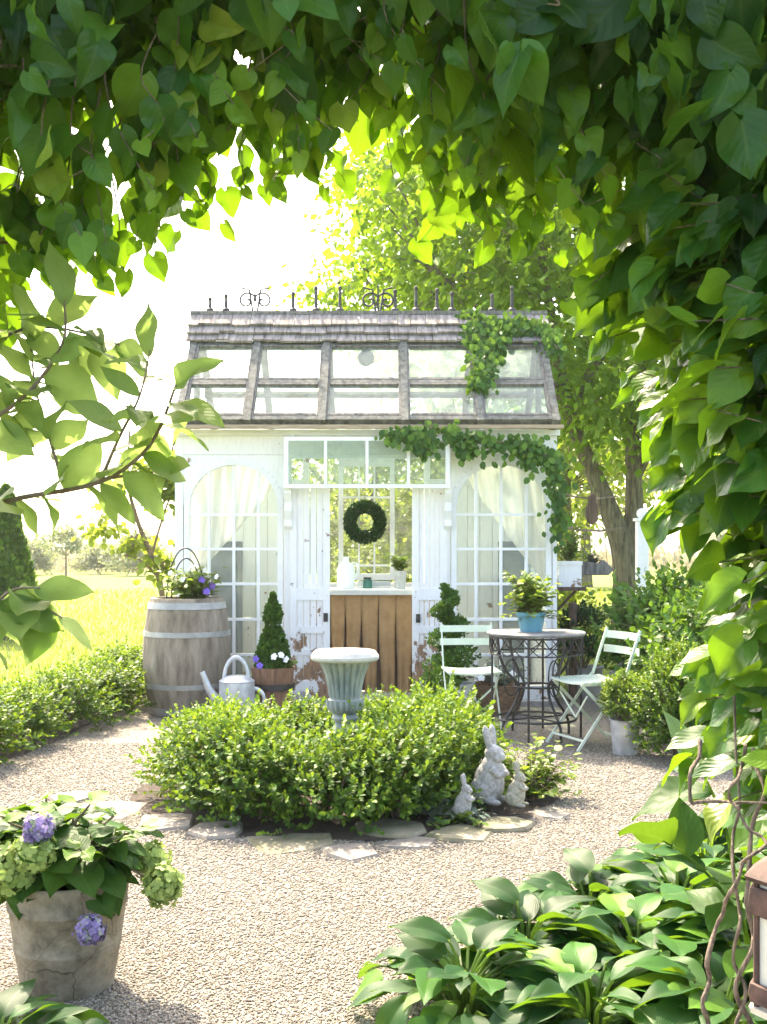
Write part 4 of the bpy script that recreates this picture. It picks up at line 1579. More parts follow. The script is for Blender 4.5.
for k in range(4):
    a = PI / 4 * 2 * k + R(28)
    b = MB()
    prof_ = [(.31, .69), (.295, .58), (.245, .47), (.15, .38), (.14, .33), (.17, .25), (.23, .17), (.27, .10), (.275, 0.01)]
    pts = [Vector((tcx + r * math.cos(a), tcy + r * math.sin(a), z)) for r, z in prof_]
    limb(b, pts, .010, .009, 8)
    b.build('leg', M['iron'], tbl)
    b = MB()
    pr2 = [(.30, .69), (.30, .35), (.30, .02)]
    b.tube([Vector((tcx + r * math.cos(a + R(45)), tcy + r * math.sin(a + R(45)), z)) for r, z in pr2], .008, 7)
    b.build('leg', M['iron'], tbl)
    b = MB()
    b.tube([Vector((tcx + (.2 + .06 * math.cos(t)) * math.cos(a), tcy + (.2 + .06 * math.cos(t)) * math.sin(a), .42 + .12 * math.sin(t))) for t in np.linspace(0, 2 * PI, 20, endpoint=False)], .005, 5, closed=True)
    b.build('scroll', M['iron'], tbl)
b = MB(); ring(.15, .355, .008, 28); ring(.27, .14, .008, 36); ring(.05, .14, .006, 16)
for k in range(4):
    a = PI / 2 * k + R(28)
    b.tube([(tcx + .05 * math.cos(a), tcy + .05 * math.sin(a), .14), (tcx + .27 * math.cos(a), tcy + .27 * math.sin(a), .14)], .006, 6)
b.build('stretcher', M['iron'], tbl)

bp = thing('blue_pot', 'blue glazed pot with bright leafy herb standing on the iron table', 'potted plant', (X(531, 7.42), 7.42, .722))
o = bp.location
b = MB(); b.lathe([(.001, .0), (.075, .0), (.092, .10), (.098, .105), (.098, .13), (.088, .13), (.085, .1), (.001, .1)], 28, o, cap=False); b.build('pot', M['bluepot'], bp)
add_herb(bp, (0, 0, .1), 95, .21, .30, .052, M['herb_leaf'], seed=17)
add_herb(bp, (-.03, -.02, .12), 16, .27, .05, .045, M['herb_leaf'], seed=18, lvl=(-1.0, 1.0))

# ================================================================== URN
ux, uy = X(345, 5.68), 5.68
ur = thing('stone_urn', 'grey fluted garden urn on its pedestal rising from the boxwood ring', 'urn', (ux, uy, 0))
UB = .30
b = MB().box(ux - .13, ux + .13, uy - .13, uy + .13, .012, .18)
b.box(ux - .115, ux + .115, uy - .115, uy + .115, .18, UB)
b.build('pedestal', M['stone'], ur, bevel=.006, smooth=False)
stone_urn = rough_mat('verdigris_stone', (0.15, 0.19, 0.19), (0.40, 0.41, 0.37), 9, 0.85, (1, 1, .5), 0.7, 0.006, c3=(0.54, 0.52, 0.48))
b = MB()
b.lathe([(.001, 0), (.10, 0), (.10, .025), (.085, .035), (.062, .055), (.052, .075), (.05, .085)], 48, (ux, uy, UB), cap=False)
b.build('foot', stone_urn, ur)
b = MB()
b.lathe([(.05, .085), (.062, .09), (.070, .105), (.062, .12), (.055, .125), (.072, .135), (.088, .155), (.094, .18), (.092, .198)], 96, (ux, uy, UB), flute=20, fl_amp=.16, fl_rng=(.13, .2), cap=False)
b.build('lower_bowl', stone_urn, ur)
b = MB()
prof = [(.088, .198), (.078, .206), (.08, .22), (.086, .27), (.10, .33), (.122, .385), (.138, .40)]
b.lathe(prof, 160, (ux, uy, UB), flute=20, fl_amp=.15, fl_rng=(.215, .39), cap=False)
b.build('bowl', stone_urn, ur)
b = MB()
b.lathe([(.138, .398), (.168, .402), (.176, .412), (.176, .425), (.168, .435), (.160, .447), (.152, .452), (.138, .452), (.125, .44), (.11, .40), (.001, .39)], 64, (ux, uy, UB), flute=40, fl_amp=.012, fl_rng=(.40, .43), cap=False)
b.build('rim', rough_mat('sunlit_stone_rim', (0.40, 0.39, 0.36), (0.62, 0.60, 0.56), 12, 0.85, bstr=0.6), ur)  # paler than the bowl: sunlight on the rim put into its colour

# ================================================================== BOXWOODS
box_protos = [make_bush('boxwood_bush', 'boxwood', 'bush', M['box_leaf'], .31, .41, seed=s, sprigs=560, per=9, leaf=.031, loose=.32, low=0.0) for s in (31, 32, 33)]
used = set()


def put_box(i, loc, rot, sc, label, group):
    first = i not in used
    used.add(i)
    place(box_protos[i], loc, rot, sc, label, group, first)


ring_spots = [  # angle (deg, 0 = right, 270 = front), radius factor, scale, label
    (268, .98, .90, 'boxwood bush at the front of the ring straight below the urn'),
    (241, .97, .93, 'boxwood bush at the front of the ring just left of the urn'),
    (220, .93, .98, 'boxwood bush at the front left shoulder of the ring'),
    (196, .90, .98, 'boxwood bush at the far left end of the ring'),
    (291, .90, .90, 'boxwood bush at the front of the ring just right of the urn'),
    (318, .58, 1.0, 'boxwood bush in the ring directly behind the big stone rabbit'),
    (352, .55, 1.0, 'boxwood bush at the right end of the ring'),
    (170, .92, .92, 'boxwood bush on the left side of the ring, behind the leftmost one'),
    (143, 1.0, .86, 'boxwood bush at the back left of the ring, nearest the watering can'),
    (114, 1.0, .90, 'boxwood bush at the back of the ring in front of the topiary tub'),
    (72, 1.0, .86, 'boxwood bush at the back of the ring right of the urn, before the canvas skirt'),
    (45, .88, 1.0, 'boxwood bush at the back right of the ring below the left mint chair'),
    (20, .72, 1.0, 'boxwood bush on the right side of the ring nearest the iron table'),
]
for k, (a, rf_, sc, lab) in enumerate(ring_spots):
    put_box(k % 3, (BED[0] + .74 * rf_ * math.cos(R(a)), BED[1] + .66 * rf_ * math.sin(R(a)), .012), k * 1.37, (sc, sc, sc * random.uniform(.90, 1.0)), lab, 'boxwood bushes in the ring round the urn')
hedge_spots = [(-2.78, 5.15, 1.0, 'boxwood bush of the left hedge nearest the camera'), (-2.62, 5.85, 1.05, 'boxwood bush second from the near end of the left hedge'),
               (-2.50, 6.5, 1.1, 'bright boxwood bush of the left hedge, third from its near end'), (-2.36, 7.12, .92, 'boxwood bush in the middle of the left hedge'),
               (-2.26, 7.72, 1.02, 'boxwood bush of the left hedge, third from the barrel'), (-2.16, 8.32, 1.05, 'boxwood bush of the left hedge, second from the barrel'), (-2.08, 8.95, 1.1, 'boxwood bush of the left hedge beside the barrel')]
for k, (x, y, sc, lab) in enumerate(hedge_spots):
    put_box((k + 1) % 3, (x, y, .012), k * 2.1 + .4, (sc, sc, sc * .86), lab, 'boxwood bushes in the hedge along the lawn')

# ================================================================== FLAGSTONES
stone_spots = [
    (112, 812, .30, .24, 'pale flagstone at the left end of the ring edging'), (163, 824, .26, .2, 'grey flagstone below the leftmost boxwood'),
    (216, 833, .22, .18, 'small raised flagstone left of the broad front one'), (291, 845, .34, .2, 'broad flagstone at the front of the ring'),
    (348, 855, .2, .14, 'small flagstone lying forward of the edging'), (392, 832, .27, .18, 'mossy flagstone right of the broad front one'),
    (410, 845, .2, .13, 'narrow flagstone in front of the mossy one'), (462, 836, .26, .16, 'flagstone under the ivy by the small bunny'),
    (505, 828, .24, .16, 'flagstone in front of the big stone rabbit'), (548, 815, .2, .15, 'flagstone at the right end of the ring edging'), (75, 800, .2, .18, 'pale flagstone farthest left, apart from the ring')]
flag = [rough_mat('flagstone_%s' % k, c1, c2, 5, 0.9, bstr=0.7, bdist=0.008) for k, c1, c2 in (('grey', (0.12, 0.108, 0.088), (0.26, 0.235, 0.20)), ('moss', (0.09, 0.095, 0.045), (0.24, 0.215, 0.15)))]
for k, (px, py, w, dp, lab) in enumerate(stone_spots):
    c = G(px, py)
    mb = MB()
    n = random.choice((6, 7, 8))
    rr = [random.uniform(.8, 1.18) for _ in range(n)]
    rot = random.uniform(-.6, .6)
    aa = [2 * PI * (i + random.uniform(-.28, .28)) / n + rot for i in range(n)]
    top = .014 + .006 * (k % 3)
    def ringp(f, z):
        return [(c.x + f * rr[i] * (w / 2 * 1.2) * math.cos(aa[i]), c.y + f * rr[i] * (dp * .9) * math.sin(aa[i]), z + .005 * math.sin(i * 2.1)) for i in range(n)]
    r0_, r1_, r2_ = ringp(1.0, 0), ringp(1.0, top - .012), ringp(.93, top)
    vs_ = r0_ + r1_ + r2_ + [(c.x, c.y, top + .003)]
    fs = []
    for i in range(n):
        j = (i + 1) % n
        fs += [(i, j, j + n, i + n), (i + n, j + n, j + 2 * n, i + 2 * n), (i + 2 * n, j + 2 * n, 3 * n)]
    mb.add(vs_, fs)
    o = mb.build('flagstone', flag[1 if k in (3, 5, 7, 8) else 0], None, org=c, ang=25)
    tag(o, lab, 'flagstone', 'flagstones edging the boxwood ring')

# ================================================================== RABBITS
def remesh(mb, name, vox, smooth_it=6):
    me = mb.mesh('tmp')
    o = bpy.data.objects.new('tmp', me)
    COL.objects.link(o)
    r = o.modifiers.new('r', 'REMESH'); r.mode = 'VOXEL'; r.voxel_size = vox; r.use_smooth_shade = True
    s = o.modifiers.new('s', 'SMOOTH'); s.iterations = smooth_it; s.factor = .5
    dg = bpy.context.evaluated_depsgraph_get()
    out = bpy.data.meshes.new_from_object(o.evaluated_get(dg))
    bpy.data.objects.remove(o)
    bpy.data.meshes.remove(me)
    out.name = name
    out.polygons.foreach_set('use_smooth', [True] * len(out.polygons))
    return out


def rabbit_mb():
    m = MB()
    E = lambda c, r, rot=None: m.ellipsoid(c, r, 20, Euler(rot).to_matrix() if rot else None)
    E((0, 0, .105), (.088, .075, .115))                    # body
    E((.018, 0, .175), (.062, .058, .085))                 # chest, shoulders
    E((-.02, -.055, .07), (.065, .035, .068)); E((-.02, .055, .07), (.065, .035, .068))   # haunches
    E((.05, -.05, .015), (.06, .022, .018)); E((.05, .05, .015), (.06, .022, .018))       # hind feet
    for s in (-1, 1):                                      # front paws held to the chest
        m.tube([(.045, .045 * s, .19), (.085, .035 * s, .155), (.105, .014 * s, .165)], [.022, .018, .016], 10)
    E((-.088, 0, .05), (.03, .03, .03))                    # tail
    E((.03, 0, .265), (.052, .046, .047))                  # head
    E((.068, 0, .25), (.032, .03, .028))                   # muzzle
    E((.062, -.026, .243), (.02, .018, .018)); E((.062, .026, .243), (.02, .018, .018))   # cheeks
    for s in (-1, 1):
        E((.052, .033 * s, .278), (.016, .012, .014))      # brow and eye bulge
        m.tube([(.015, .020 * s, .295), (.006, .026 * s, .345), (-.002, .032 * s, .39), (-.006, .034 * s, .415)], [.016, .022, .019, .006], 10)
    return m


rab_mesh = remesh(rabbit_mb(), 'body', .0055, 3)
eye_mb = MB()
for s in (-1, 1):
    eye_mb.ellipsoid((.0655, .0385 * s, .276), (.007, .006, .007), 10)
rab_stone = rough_mat('speckled_stone', (0.30, 0.30, 0.29), (0.52, 0.52, 0.51), 60, 0.9, bstr=0.8, bdist=0.008)
moss_stone = rough_mat('mossy_stone', (0.24, 0.25, 0.17), (0.46, 0.43, 0.36), 30, 0.9, bstr=0.8, bdist=0.006)
rb = thing('rabbit_statue', 'large grey stone rabbit with upright ears sitting by the boxwood', 'statue', group='stone rabbits by the boxwood ring')
link_mesh('body', rab_mesh, rab_stone, rb)
link_mesh('eye', eye_mb.mesh('eye'), M['stone'], rb)
p = G(489, 812)
place(rb, (p.x, p.y, .05), R(-38), .90, first=True)
p = G(463, 826)
place(rb, (p.x, p.y, .05), R(-20), .46, label='small grey stone bunny peeping out of the ivy')
p = G(516, 816)
r3 = place(rb, (p.x, p.y, .05), R(-25), .52, label='small mossy tan stone rabbit under the fern right of the big rabbit')
for c in r3.children:
    if c.name.startswith('body'):
        c.data = c.data.copy()
        c.data.materials.clear(); c.data.materials.append(moss_stone)
fr_ = thing('fern', 'bright arching fern right behind the big stone rabbit', 'fern', (G(530, 800).x, 5.55, .012))
add_herb(fr_, (0, 0, 0), 75, .30, .30, .045, M['herb_leaf'], NEEDLE if False else SMALL, seed=25, lvl=(.1, 1.0))
gi = thing('ivy_plant', 'variegated grey green ivy round the small stone bunny', 'ivy', (G(448, 818).x, 5.2, .012))
add_herb(gi, (0, 0, 0), 70, .24, .10, .042, M['silver_leaf'], OVATE if False else SMALL, seed=26, lvl=(.1, 1.0))
add_herb(gi, (.03, -.12, 0), 14, .2, .08, .04, M['herb_leaf'], SMALL, seed=27, name='bright_foliage')

# ================================================================== RIGHT SIDE THINGS
px0 = G(628, 757)
pb = make_bush('potted_boxwood', 'clipped round boxwood in a shiny zinc bucket beside the right chair', 'potted plant', M['herb_leaf'], .145, .27, seed=41, sprigs=520, leaf=.018, loose=.03, low=0.0)
for c in list(pb.children):
    c.location.z = .19
b = MB(); b.lathe([(.001, 0), (.075, 0), (.092, .205), (.098, .21), (.092, .215), (.086, .19), (.001, .19)], 28, (0, 0, 0), cap=False)
link_mesh('bucket', b.mesh('bucket'), M['zinc'], pb)
pb.location = (px0.x, px0.y + .08, .006)

fs1 = make_bush('fine_leaved_shrub', 'fine leaved grey green shrub right of the zinc bucket', 'bush', M['box_leaf'], .26, .64, seed=42, sprigs=1700, leaf=.022, loose=.2, low=0.0)
fs1.location = (X(682, 6.6), 6.6, 0)
fs2 = make_bush('garden_shrub', 'dark green shrub behind the fine leaved one, under the white post', 'bush', M['ivy_leaf'], .55, 1.0, seed=43, sprigs=620, leaf=.06, loose=.16)
fs2.location = (X(678, 8.6), 8.6, 0)
fs3 = make_bush('garden_shrub', 'dense shrub at the right edge beside the vine', 'bush', M['ivy_leaf'], .6, .9, seed=44, sprigs=620, leaf=.06, loose=.16)
fs3.location = (X(735, 7.2), 7.2, 0)
fs4 = make_bush('pot_shrub', 'round dark shrub in a grey pot behind the iron table', 'potted plant', M['dark_leaf'], .24, .52, seed=45, sprigs=380, leaf=.03, loose=.08)
for c in list(fs4.children): c.location.z = .22
b = MB(); b.lathe([(.001, 0), (.13, 0), (.16, .26), (.17, .28), (.15, .28), (.001, .25)], 24, (0, 0, 0), cap=False); link_mesh('pot', b.mesh('pot'), M['stone'], fs4)
fs4.location = (X(584, 9.35), 9.35, 0)

# half wheel ornament
hw = G(636, 694)
w = thing('wheel_ornament', 'weathered grey half wheel ornament standing behind the right chair', 'ornament', (hw.x, hw.y, 0))
b = MB()
b.tube([(hw.x + .25 * math.cos(a), hw.y, .03 + .25 * math.sin(a)) for a in np.linspace(0, PI, 20)], .035, 8)
b.bar((hw.x - .31, hw.y, .025), (hw.x + .31, hw.y, .025), .07, .05); b.build('rim', M['stone'], w)
for k in range(3):
    a = PI * (k + 1) / 4
    b = MB(); b.tube([(hw.x + .06 * math.cos(a), hw.y, .05 + .06 * math.sin(a)), (hw.x + .24 * math.cos(a), hw.y, .03 + .24 * math.sin(a))], [.028, .022], 8); b.build('spoke', M['stone'], w)
b = MB(); b.ellipsoid((hw.x, hw.y, .05), (.08, .045, .07), 12); b.build('hub', M['stone'], w)

# white post
wp = thing('white_post', 'slim white wooden post in front of the forked tree', 'post', (X(642, 11.8), 11.8, 0))
o = wp.location
MB().box(o.x - .06, o.x + .06, o.y - .06, o.y + .06, 0, 1.58).build('shaft', M['white_frame'], wp, bevel=.006, smooth=False)
b = MB(); b.box(o.x - .08, o.x + .08, o.y - .08, o.y + .08, 1.58, 1.61); b.ellipsoid((o.x, o.y, 1.66), (.06, .06, .06), 12); b.build('cap', M['white_frame'], wp)
bpz = thing('wooden_post', 'short dark brown wooden post behind the iron table', 'post', (X(573, 9.2), 9.2, 0))
b = MB(); b.tube([(bpz.location.x, 9.2, 0), (bpz.location.x, 9.2, Z(606, 9.2))], [.035, .032], 8); b.build('shaft', M['brown_post'], bpz)
b = MB(); b.lathe([(.038, Z(609, 9.2)), (.038, Z(604, 9.2)), (.012, Z(602, 9.2))], 8, (bpz.location.x, 9.2, 0)); b.build('cap', M['brown_post'], bpz)

# planter box on a bracket at the greenhouse corner
q = P(569, 588, 9.25)
pbx = thing('planter_box', 'white wooden planter box on a shelf at the right corner of the greenhouse', 'planter', q)
b = MB(); b.box(q.x - .10, q.x + .09, 9.16, 9.36, q.z + .012, q.z + .225); b.box(q.x - .106, q.x + .096, 9.152, 9.368, q.z + .195, q.z + .226); b.build('box', M['white'], pbx, smooth=False)
b = MB(); b.box(q.x - .15, q.x + .12, 9.12, 9.4, q.z - .02, q.z + .011); b.bar((q.x - .11, 9.26, q.z - .2), (q.x + .06, 9.26, q.z - .02), .02, .02); b.bar((q.x - .11, 9.26, q.z - .22), (q.x - .11, 9.26, q.z - .02), .02, .02); b.build('shelf', M['brown_post'], pbx, smooth=False)
add_herb(pbx, (0, 0, .2), 34, .16, .34, .04, M['ivy_leaf'], seed=51, lvl=(.1, 1.1))
# hanging trough
q = P(596, 575, 9.5)
ht = thing('hanging_trough', 'tilted bark trough of small plants hanging on two wires beside the greenhouse', 'planter', q)
b = MB()
rotm = Matrix.Rotation(R(-6), 3, 'Y')
for sgn in (1,):
    prof = [(-.135, .0), (.10, .0), (.145, .05), (.06, .13), (.02, .10), (-.05, .11), (-.14, .125)]
    b.prism([(q.x + a, q.z + c + .0 * a) for a, c in prof], 9.44, 9.56)
b.build('trough', M['grey_wood'], ht, smooth=False, bevel=.008)
add_herb(ht, (-.03, 0, .09), 20, .12, .12, .03, M['silver_leaf'], seed=52)
for dx in (-.12, .10):
    b = MB(); b.tube([(q.x + dx, 9.5, q.z + .08), (q.x + dx * .3, 9.5, q.z + .75)], .0025, 4); b.build('wire', M['iron'], ht)
# line strung from greenhouse to tree carrying trough and plaque
lw = thing('garden_wire', 'twiggy line strung from the greenhouse corner to the forked tree', 'wire', P(556, 526, 9.1))
b = MB(); b.tube([P(556, 492, 9.1), P(575, 497, 9.5), P(596, 499, 9.5), P(618, 496, 12.6)], .008, 5); b.build('line', M['twig'], lw)
b = MB(); b.tube([P(556, 526, 9.1), P(580, 530, 10.2), P(600, 531, 11.2), P(622, 528, 12.6)], .012, 5); b.build('branch', M['twig'], lw)
q = P(592, 525, 9.5)
bpq = thing('bark_plaque', 'dark oval slab of bark hanging in front of the trees right of the greenhouse', 'ornament', q)
b = MB()
outl = [(0, -.0), (.045, .03), (.055, .10), (.05, .16), (.03, .2), (.035, .245), (0, .275), (-.035, .245), (-.03, .2), (-.055, .15), (-.06, .09), (-.04, .03)]
b.prism([(q.x + a, q.z + c) for a, c in outl], 9.48, 9.52); b.build('slab', M['brown_post'], bpq, smooth=False, bevel=.006)
b = MB(); b.tube([(q.x, 9.5, q.z + .26), (q.x, 9.5, q.z + .36), P(575, 497, 9.5)], .003, 4); b.build('cord', M['iron'], bpq)

# ================================================================== BACKGROUND TREES
TB = Vector((X(627, 13.0), 13.0, 0))
tree('forked_tree', 'big tree with a forked mossy trunk right of the greenhouse', TB, [
    ([(0, 0, -.05), (.0, 0, .5), (-.03, 0, 1.2), (-.25, 0, 1.85), (-.68, .0, 2.9), (-.9, .1, 4.2), (-1.1, .2, 5.6)], .235, .025),
    ([(0.04, .02, 1.0), (.10, .05, 1.8), (.10, .1, 2.8), (.3, .2, 4.2), (.2, .3, 6.0)], .15, .03),
    ([(.09, .05, 2.2), (.6, -.1, 3.1), (1.3, -.3, 4.2)], .12, .04),
    ([(-.6, 0, 2.85), (-1.3, -.2, 3.7), (-2.2, -.3, 4.4)], .09, .03),
    ([(-.62, 0, 3.0), (-.2, -.4, 3.9), (.1, -.8, 4.8)], .08, .03)],
     [((-1.2, 0, 5.0), (1.9, 1.6, 1.5), 2.2), ((.6, 0, 5.0), (1.8, 1.6, 1.7), 2), ((-.3, 0, 6.8), (2.2, 1.8, 1.3), 2), ((-1.9, -.2, 3.8), (1.0, .9, .8), .7), ((.9, -.3, 3.4), (1.0, .9, .9), .9), ((-.35, -.3, 3.0), (.7, .7, .7), .55), ((-2.1, .4, 5.6), (1.4, 1.2, 1.0), 1.2)],
     M['tree_leaf'], .115, 23000, .34, group='trees behind the greenhouse', seed=61)
tree('garden_tree', 'tall light green tree directly behind the greenhouse roof', (1.0, 16.5, 0), [
    ([(0, 0, 0), (.1, 0, 1.5), (0, 0, 3.2), (-.3, 0, 5), (-.2, 0, 7)], .2, .05), ([(.05, 0, 2.4), (.7, 0, 3.9), (1.4, 0, 5.4)], .1, .03), ([(0, 0, 2.9), (-.7, 0, 4.2), (-1.3, 0, 5.4)], .09, .03)],
     [((0, 0, 6.3), (2.0, 1.6, 1.9), 3), ((-1.0, 0, 5.2), (1.2, 1.2, 1.0), 1), ((1.3, 0, 5.2), (1.4, 1.2, 1.5), 1.4), ((.5, 0, 3.9), (1.6, 1.2, .9), 1), ((2.4, 0, 4.0), (1.2, 1, 1.4), 1)],
     M['tree_leaf'], .125, 15000, .34, group='trees behind the greenhouse', seed=62)
tree('garden_tree', 'light green tree far right behind the forked trunk', (6.0, 17.5, 0), [
    ([(0, 0, 0), (.1, 0, 1.7), (0, 0, 3.4), (.3, 0, 5.4)], .2, .05), ([(.05, 0, 2.2), (-.9, 0, 3.7), (-1.6, 0, 5)], .1, .03)],
     [((0, 0, 5.2), (2.6, 1.8, 2.0), 3), ((-1.5, 0, 4.0), (1.6, 1.3, 1.3), 1.4), ((.5, -.5, 3.2), (1.8, 1.3, .9), 1.0)],
     M['tree_leaf'], .14, 10000, .36, group='trees behind the greenhouse', seed=63)
tree('garden_tree', 'broad tree in the far background seen through the doorway', (-.2, 22.0, 0), [
    ([(0, 0, 0), (.1, 0, 1.2), (0, 0, 2.4), (.3, 0, 4.0)], .18, .05), ([(.05, 0, 1.4), (-.9, 0, 2.5), (-1.5, 0, 3.2)], .1, .03), ([(.05, 0, 1.4), (.9, 0, 2.5), (1.6, 0, 3.2)], .1, .03)],
     [((0, 0, 2.6), (2.3, 1.6, 1.5), 3), ((1.6, 0, 2.0), (1.4, 1.2, 1.3), 1.2)],
     M['young_leaf'], .14, 7000, .36, group='trees behind the greenhouse', seed=64)
tree('garden_tree', 'loose yellow green tree between greenhouse and forked trunk, far behind', (4.0, 24.0, 0), [
    ([(0, 0, 0), (.1, 0, 1.2), (0, 0, 2.6), (.3, 0, 4.6)], .18, .05), ([(.05, 0, 1.4), (-1.1, 0, 2.7), (-1.9, 0, 3.6)], .1, .03)],
     [((0, 0, 3.6), (3.0, 1.6, 2.0), 3), ((-2.0, 0, 2.4), (1.4, 1.2, 1.3), 1.2)],
     M['young_leaf'], .15, 8000, .4, group='trees behind the greenhouse', seed=65)
for k, (x, y, rad, h, lab) in enumerate(((-1.1, 14.2, .8, 1.9, 'leafy shrub seen through the left of the doorway'), (.4, 13.6, .85, 2.1, 'leafy shrub seen through the right of the doorway'),
                                         (1.9, 15.2, .9, 1.3, 'low shrub right behind the greenhouse corner'), (6.0, 13.5, 1.1, 2.0, 'broad shrub right of the forked trunk'))):
    s = make_bush('background_shrub', lab, 'bush', M['young_leaf'], rad, h, seed=70 + k, sprigs=420, leaf=.09, loose=.2, group='shrubs behind the greenhouse')
    s.location = (x, y, 0)

# left side
tb2 = Vector((X(168, 13.2), 13.2, 0))
tree('young_tree', 'slender young tree with yellow green leaves leaning out left of the greenhouse', tb2, [
    ([(0, 0, 0), (-.10, 0, .9), (-.36, 0, 1.6), (-.48, 0, 2.1), (-.46, 0, 2.7)], .045, .012), ([(-.12, 0, .95), (-.34, 0, 1.15), (-.5, 0, 1.2)], .02, .006), ([(-.36, 0, 1.6), (-.62, 0, 1.85), (-.8, 0, 2.2)], .02, .006), ([(-.2, 0, 1.2), (-.05, 0, 1.7), (.1, 0, 2.1)], .02, .006)],
     [((-.35, 0, 2.2), (.38, .35, .32), 2), ((.05, 0, 1.9), (.3, .3, .32), 1.6), ((-.72, 0, 1.55), (.22, .25, .16), .6), ((-.42, 0, 1.32), (.22, .2, .1), .5), ((.02, 0, 1.2), (.2, .2, .25), .6)],
     M['young_leaf'], .105, 900, .11, r0=.04, seed=66, tmpl=SMALL, bark=M['twig'])
# arborvitae
av = thing('conical_evergreen', 'dark conical evergreen at the left edge of the lawn', 'tree', (X(6, 15.5), 15.5, 0))
N = 9000
t_ = rng.random(N) ** 1.3
a = rng.uniform(0, 2 * PI, N)
rad_ = .46 * (1 - t_) ** .75 * (.3 + 1.0 * t_.clip(0, .3) / .3 * .7) * rng.uniform(.72, 1.08, N) * (1 + .12 * np.sin(a * 5 + t_ * 14))
pos = np.stack([rad_ * np.cos(a), rad_ * np.sin(a), .1 + 2.05 * t_], 1)
link_mesh('crown', scatter_mesh('crown', SMALL, pos, np.stack([np.cos(a), np.sin(a), 1.2 + 0 * a], 1) + rng.normal(size=(N, 3)) * .4, np.stack([np.cos(a), np.sin(a), .3 + 0 * a], 1) + rng.normal(size=(N, 3)) * .5, .075), M['ivy_leaf'], av)
b = MB(); b.tube([(av.location.x, 15.5, 0), (av.location.x, 15.5, 2.0)], [.05, .01], 6); b.build('trunk', M['bark'], av)
# far pale trees and hedge line
tree('small_tree', 'small pale tree far off across the lawn', (X(66, 48), 48, 0), [([(0, 0, 0), (0, 0, 1), (0, 0, 2.4)], .06, .02)], [((0, 0, 1.9), (.95, .8, .75), 1)], M['pale_leaf'], .16, 1100, .24, seed=67, bark=M['twig'])
far_specs = [(X(30, 56), 56, 1.1, 1.5, 'pale shrub far left beyond the lawn'), (X(100, 58), 58, 1.0, 1.2, 'low pale shrub beyond the lawn, just right of the small tree'),
             (X(138, 54), 54, 1.2, 1.9, 'pale shrub at the far edge of the lawn near the greenhouse'), (X(-30, 56), 56, 1.3, 1.8, 'pale shrub beyond the dark conical evergreen')]
for k, (x, y, rad, h, lab) in enumerate(far_specs):
    s = make_bush('far_shrub', lab, 'bush', M['pale_leaf'], rad, h, seed=80 + k, sprigs=330, leaf=.16, loose=.2, group='pale shrubs beyond the lawn')
    s.location = (x, y, 0)
N = 16000
xx = rng.uniform(-75, 70, N); yy_ = rng.uniform(60, 72, N)
hh = .9 + .35 * np.sin(xx * .5) + .2 * np.sin(xx * 1.7)
pos = np.stack([xx, yy_, rng.random(N) * hh], 1)
me = scatter_mesh('meadow_growth', DIAMOND, pos, rng.normal(size=(N, 3)) * .5 + np.array([0, 0, 1.0]), rng.normal(size=(N, 3)), .38)
tag(link_mesh('meadow_growth', me, leaf_mat('dry_meadow', [(0, (0.22, 0.20, 0.12)), (1, (0.36, 0.31, 0.22))], (0.4, 0.36, 0.2), .3, .7), None), 'pale dry meadow growth along the far edge of the lawn', 'meadow', kind='stuff')
# far wood line on the right
def far_tree(x, y, h, seed, lab):
    tree('far_tree', lab, (x, y, 0), [([(0, 0, 0), (0, 0, h * .4), (.2, 0, h * .8)], .25, .06)], [((0, 0, h * .6), (h * .33, h * .3, h * .38), 1)], M['young_leaf'], .3, 2200, .6, seed=seed, group='far trees beyond the greenhouse')
for k, (x, y, h) in enumerate(((7.0, 38, 7.5), (13, 42, 9), (2.5, 40, 5.5), (-1.5, 42, 4.0), (18, 36, 9))):
    far_tree(x, y, h, 90 + k, ['far tree behind the forked trunk', 'tall far tree beyond the right hand shrubs', 'far tree seen over the greenhouse roof', 'low far tree farthest left behind the greenhouse', 'tall far tree behind the vine'][k])

# lawn blades near
N = 22000
yy_ = 9.3 * (34 / 9.3) ** rng.random(N)
xx = rng.uniform(-.42, .36, N) * yy_
ok = ~in_poly(xx, yy_, PATH) & ~((xx > XL - .1) & (xx < XR + .1) & (yy_ < YB + .1))
xx, yy_ = xx[ok], yy_[ok]
n_ = len(xx)
pos = np.stack([xx, yy_, np.zeros(n_)], 1)
gm = leaf_mat('grass_blade', [(0, (0.13, 0.20, 0.03)), (1, (0.27, 0.33, 0.07))], (0.38, 0.46, 0.06), .4, .5)
me = scatter_mesh('grass', NEEDLE, pos, rng.normal(size=(n_, 3)) * .45 + np.array([0, 0, 1.0]), rng.normal(size=(n_, 3)) * .6 + np.array([0, -1.0, 0]), rng.uniform(.05, .09, n_) * (.6 + yy_ * .04))
tag(link_mesh('grass', me, gm, None), 'short bright grass growing over the lawn', 'grass', kind='stuff')

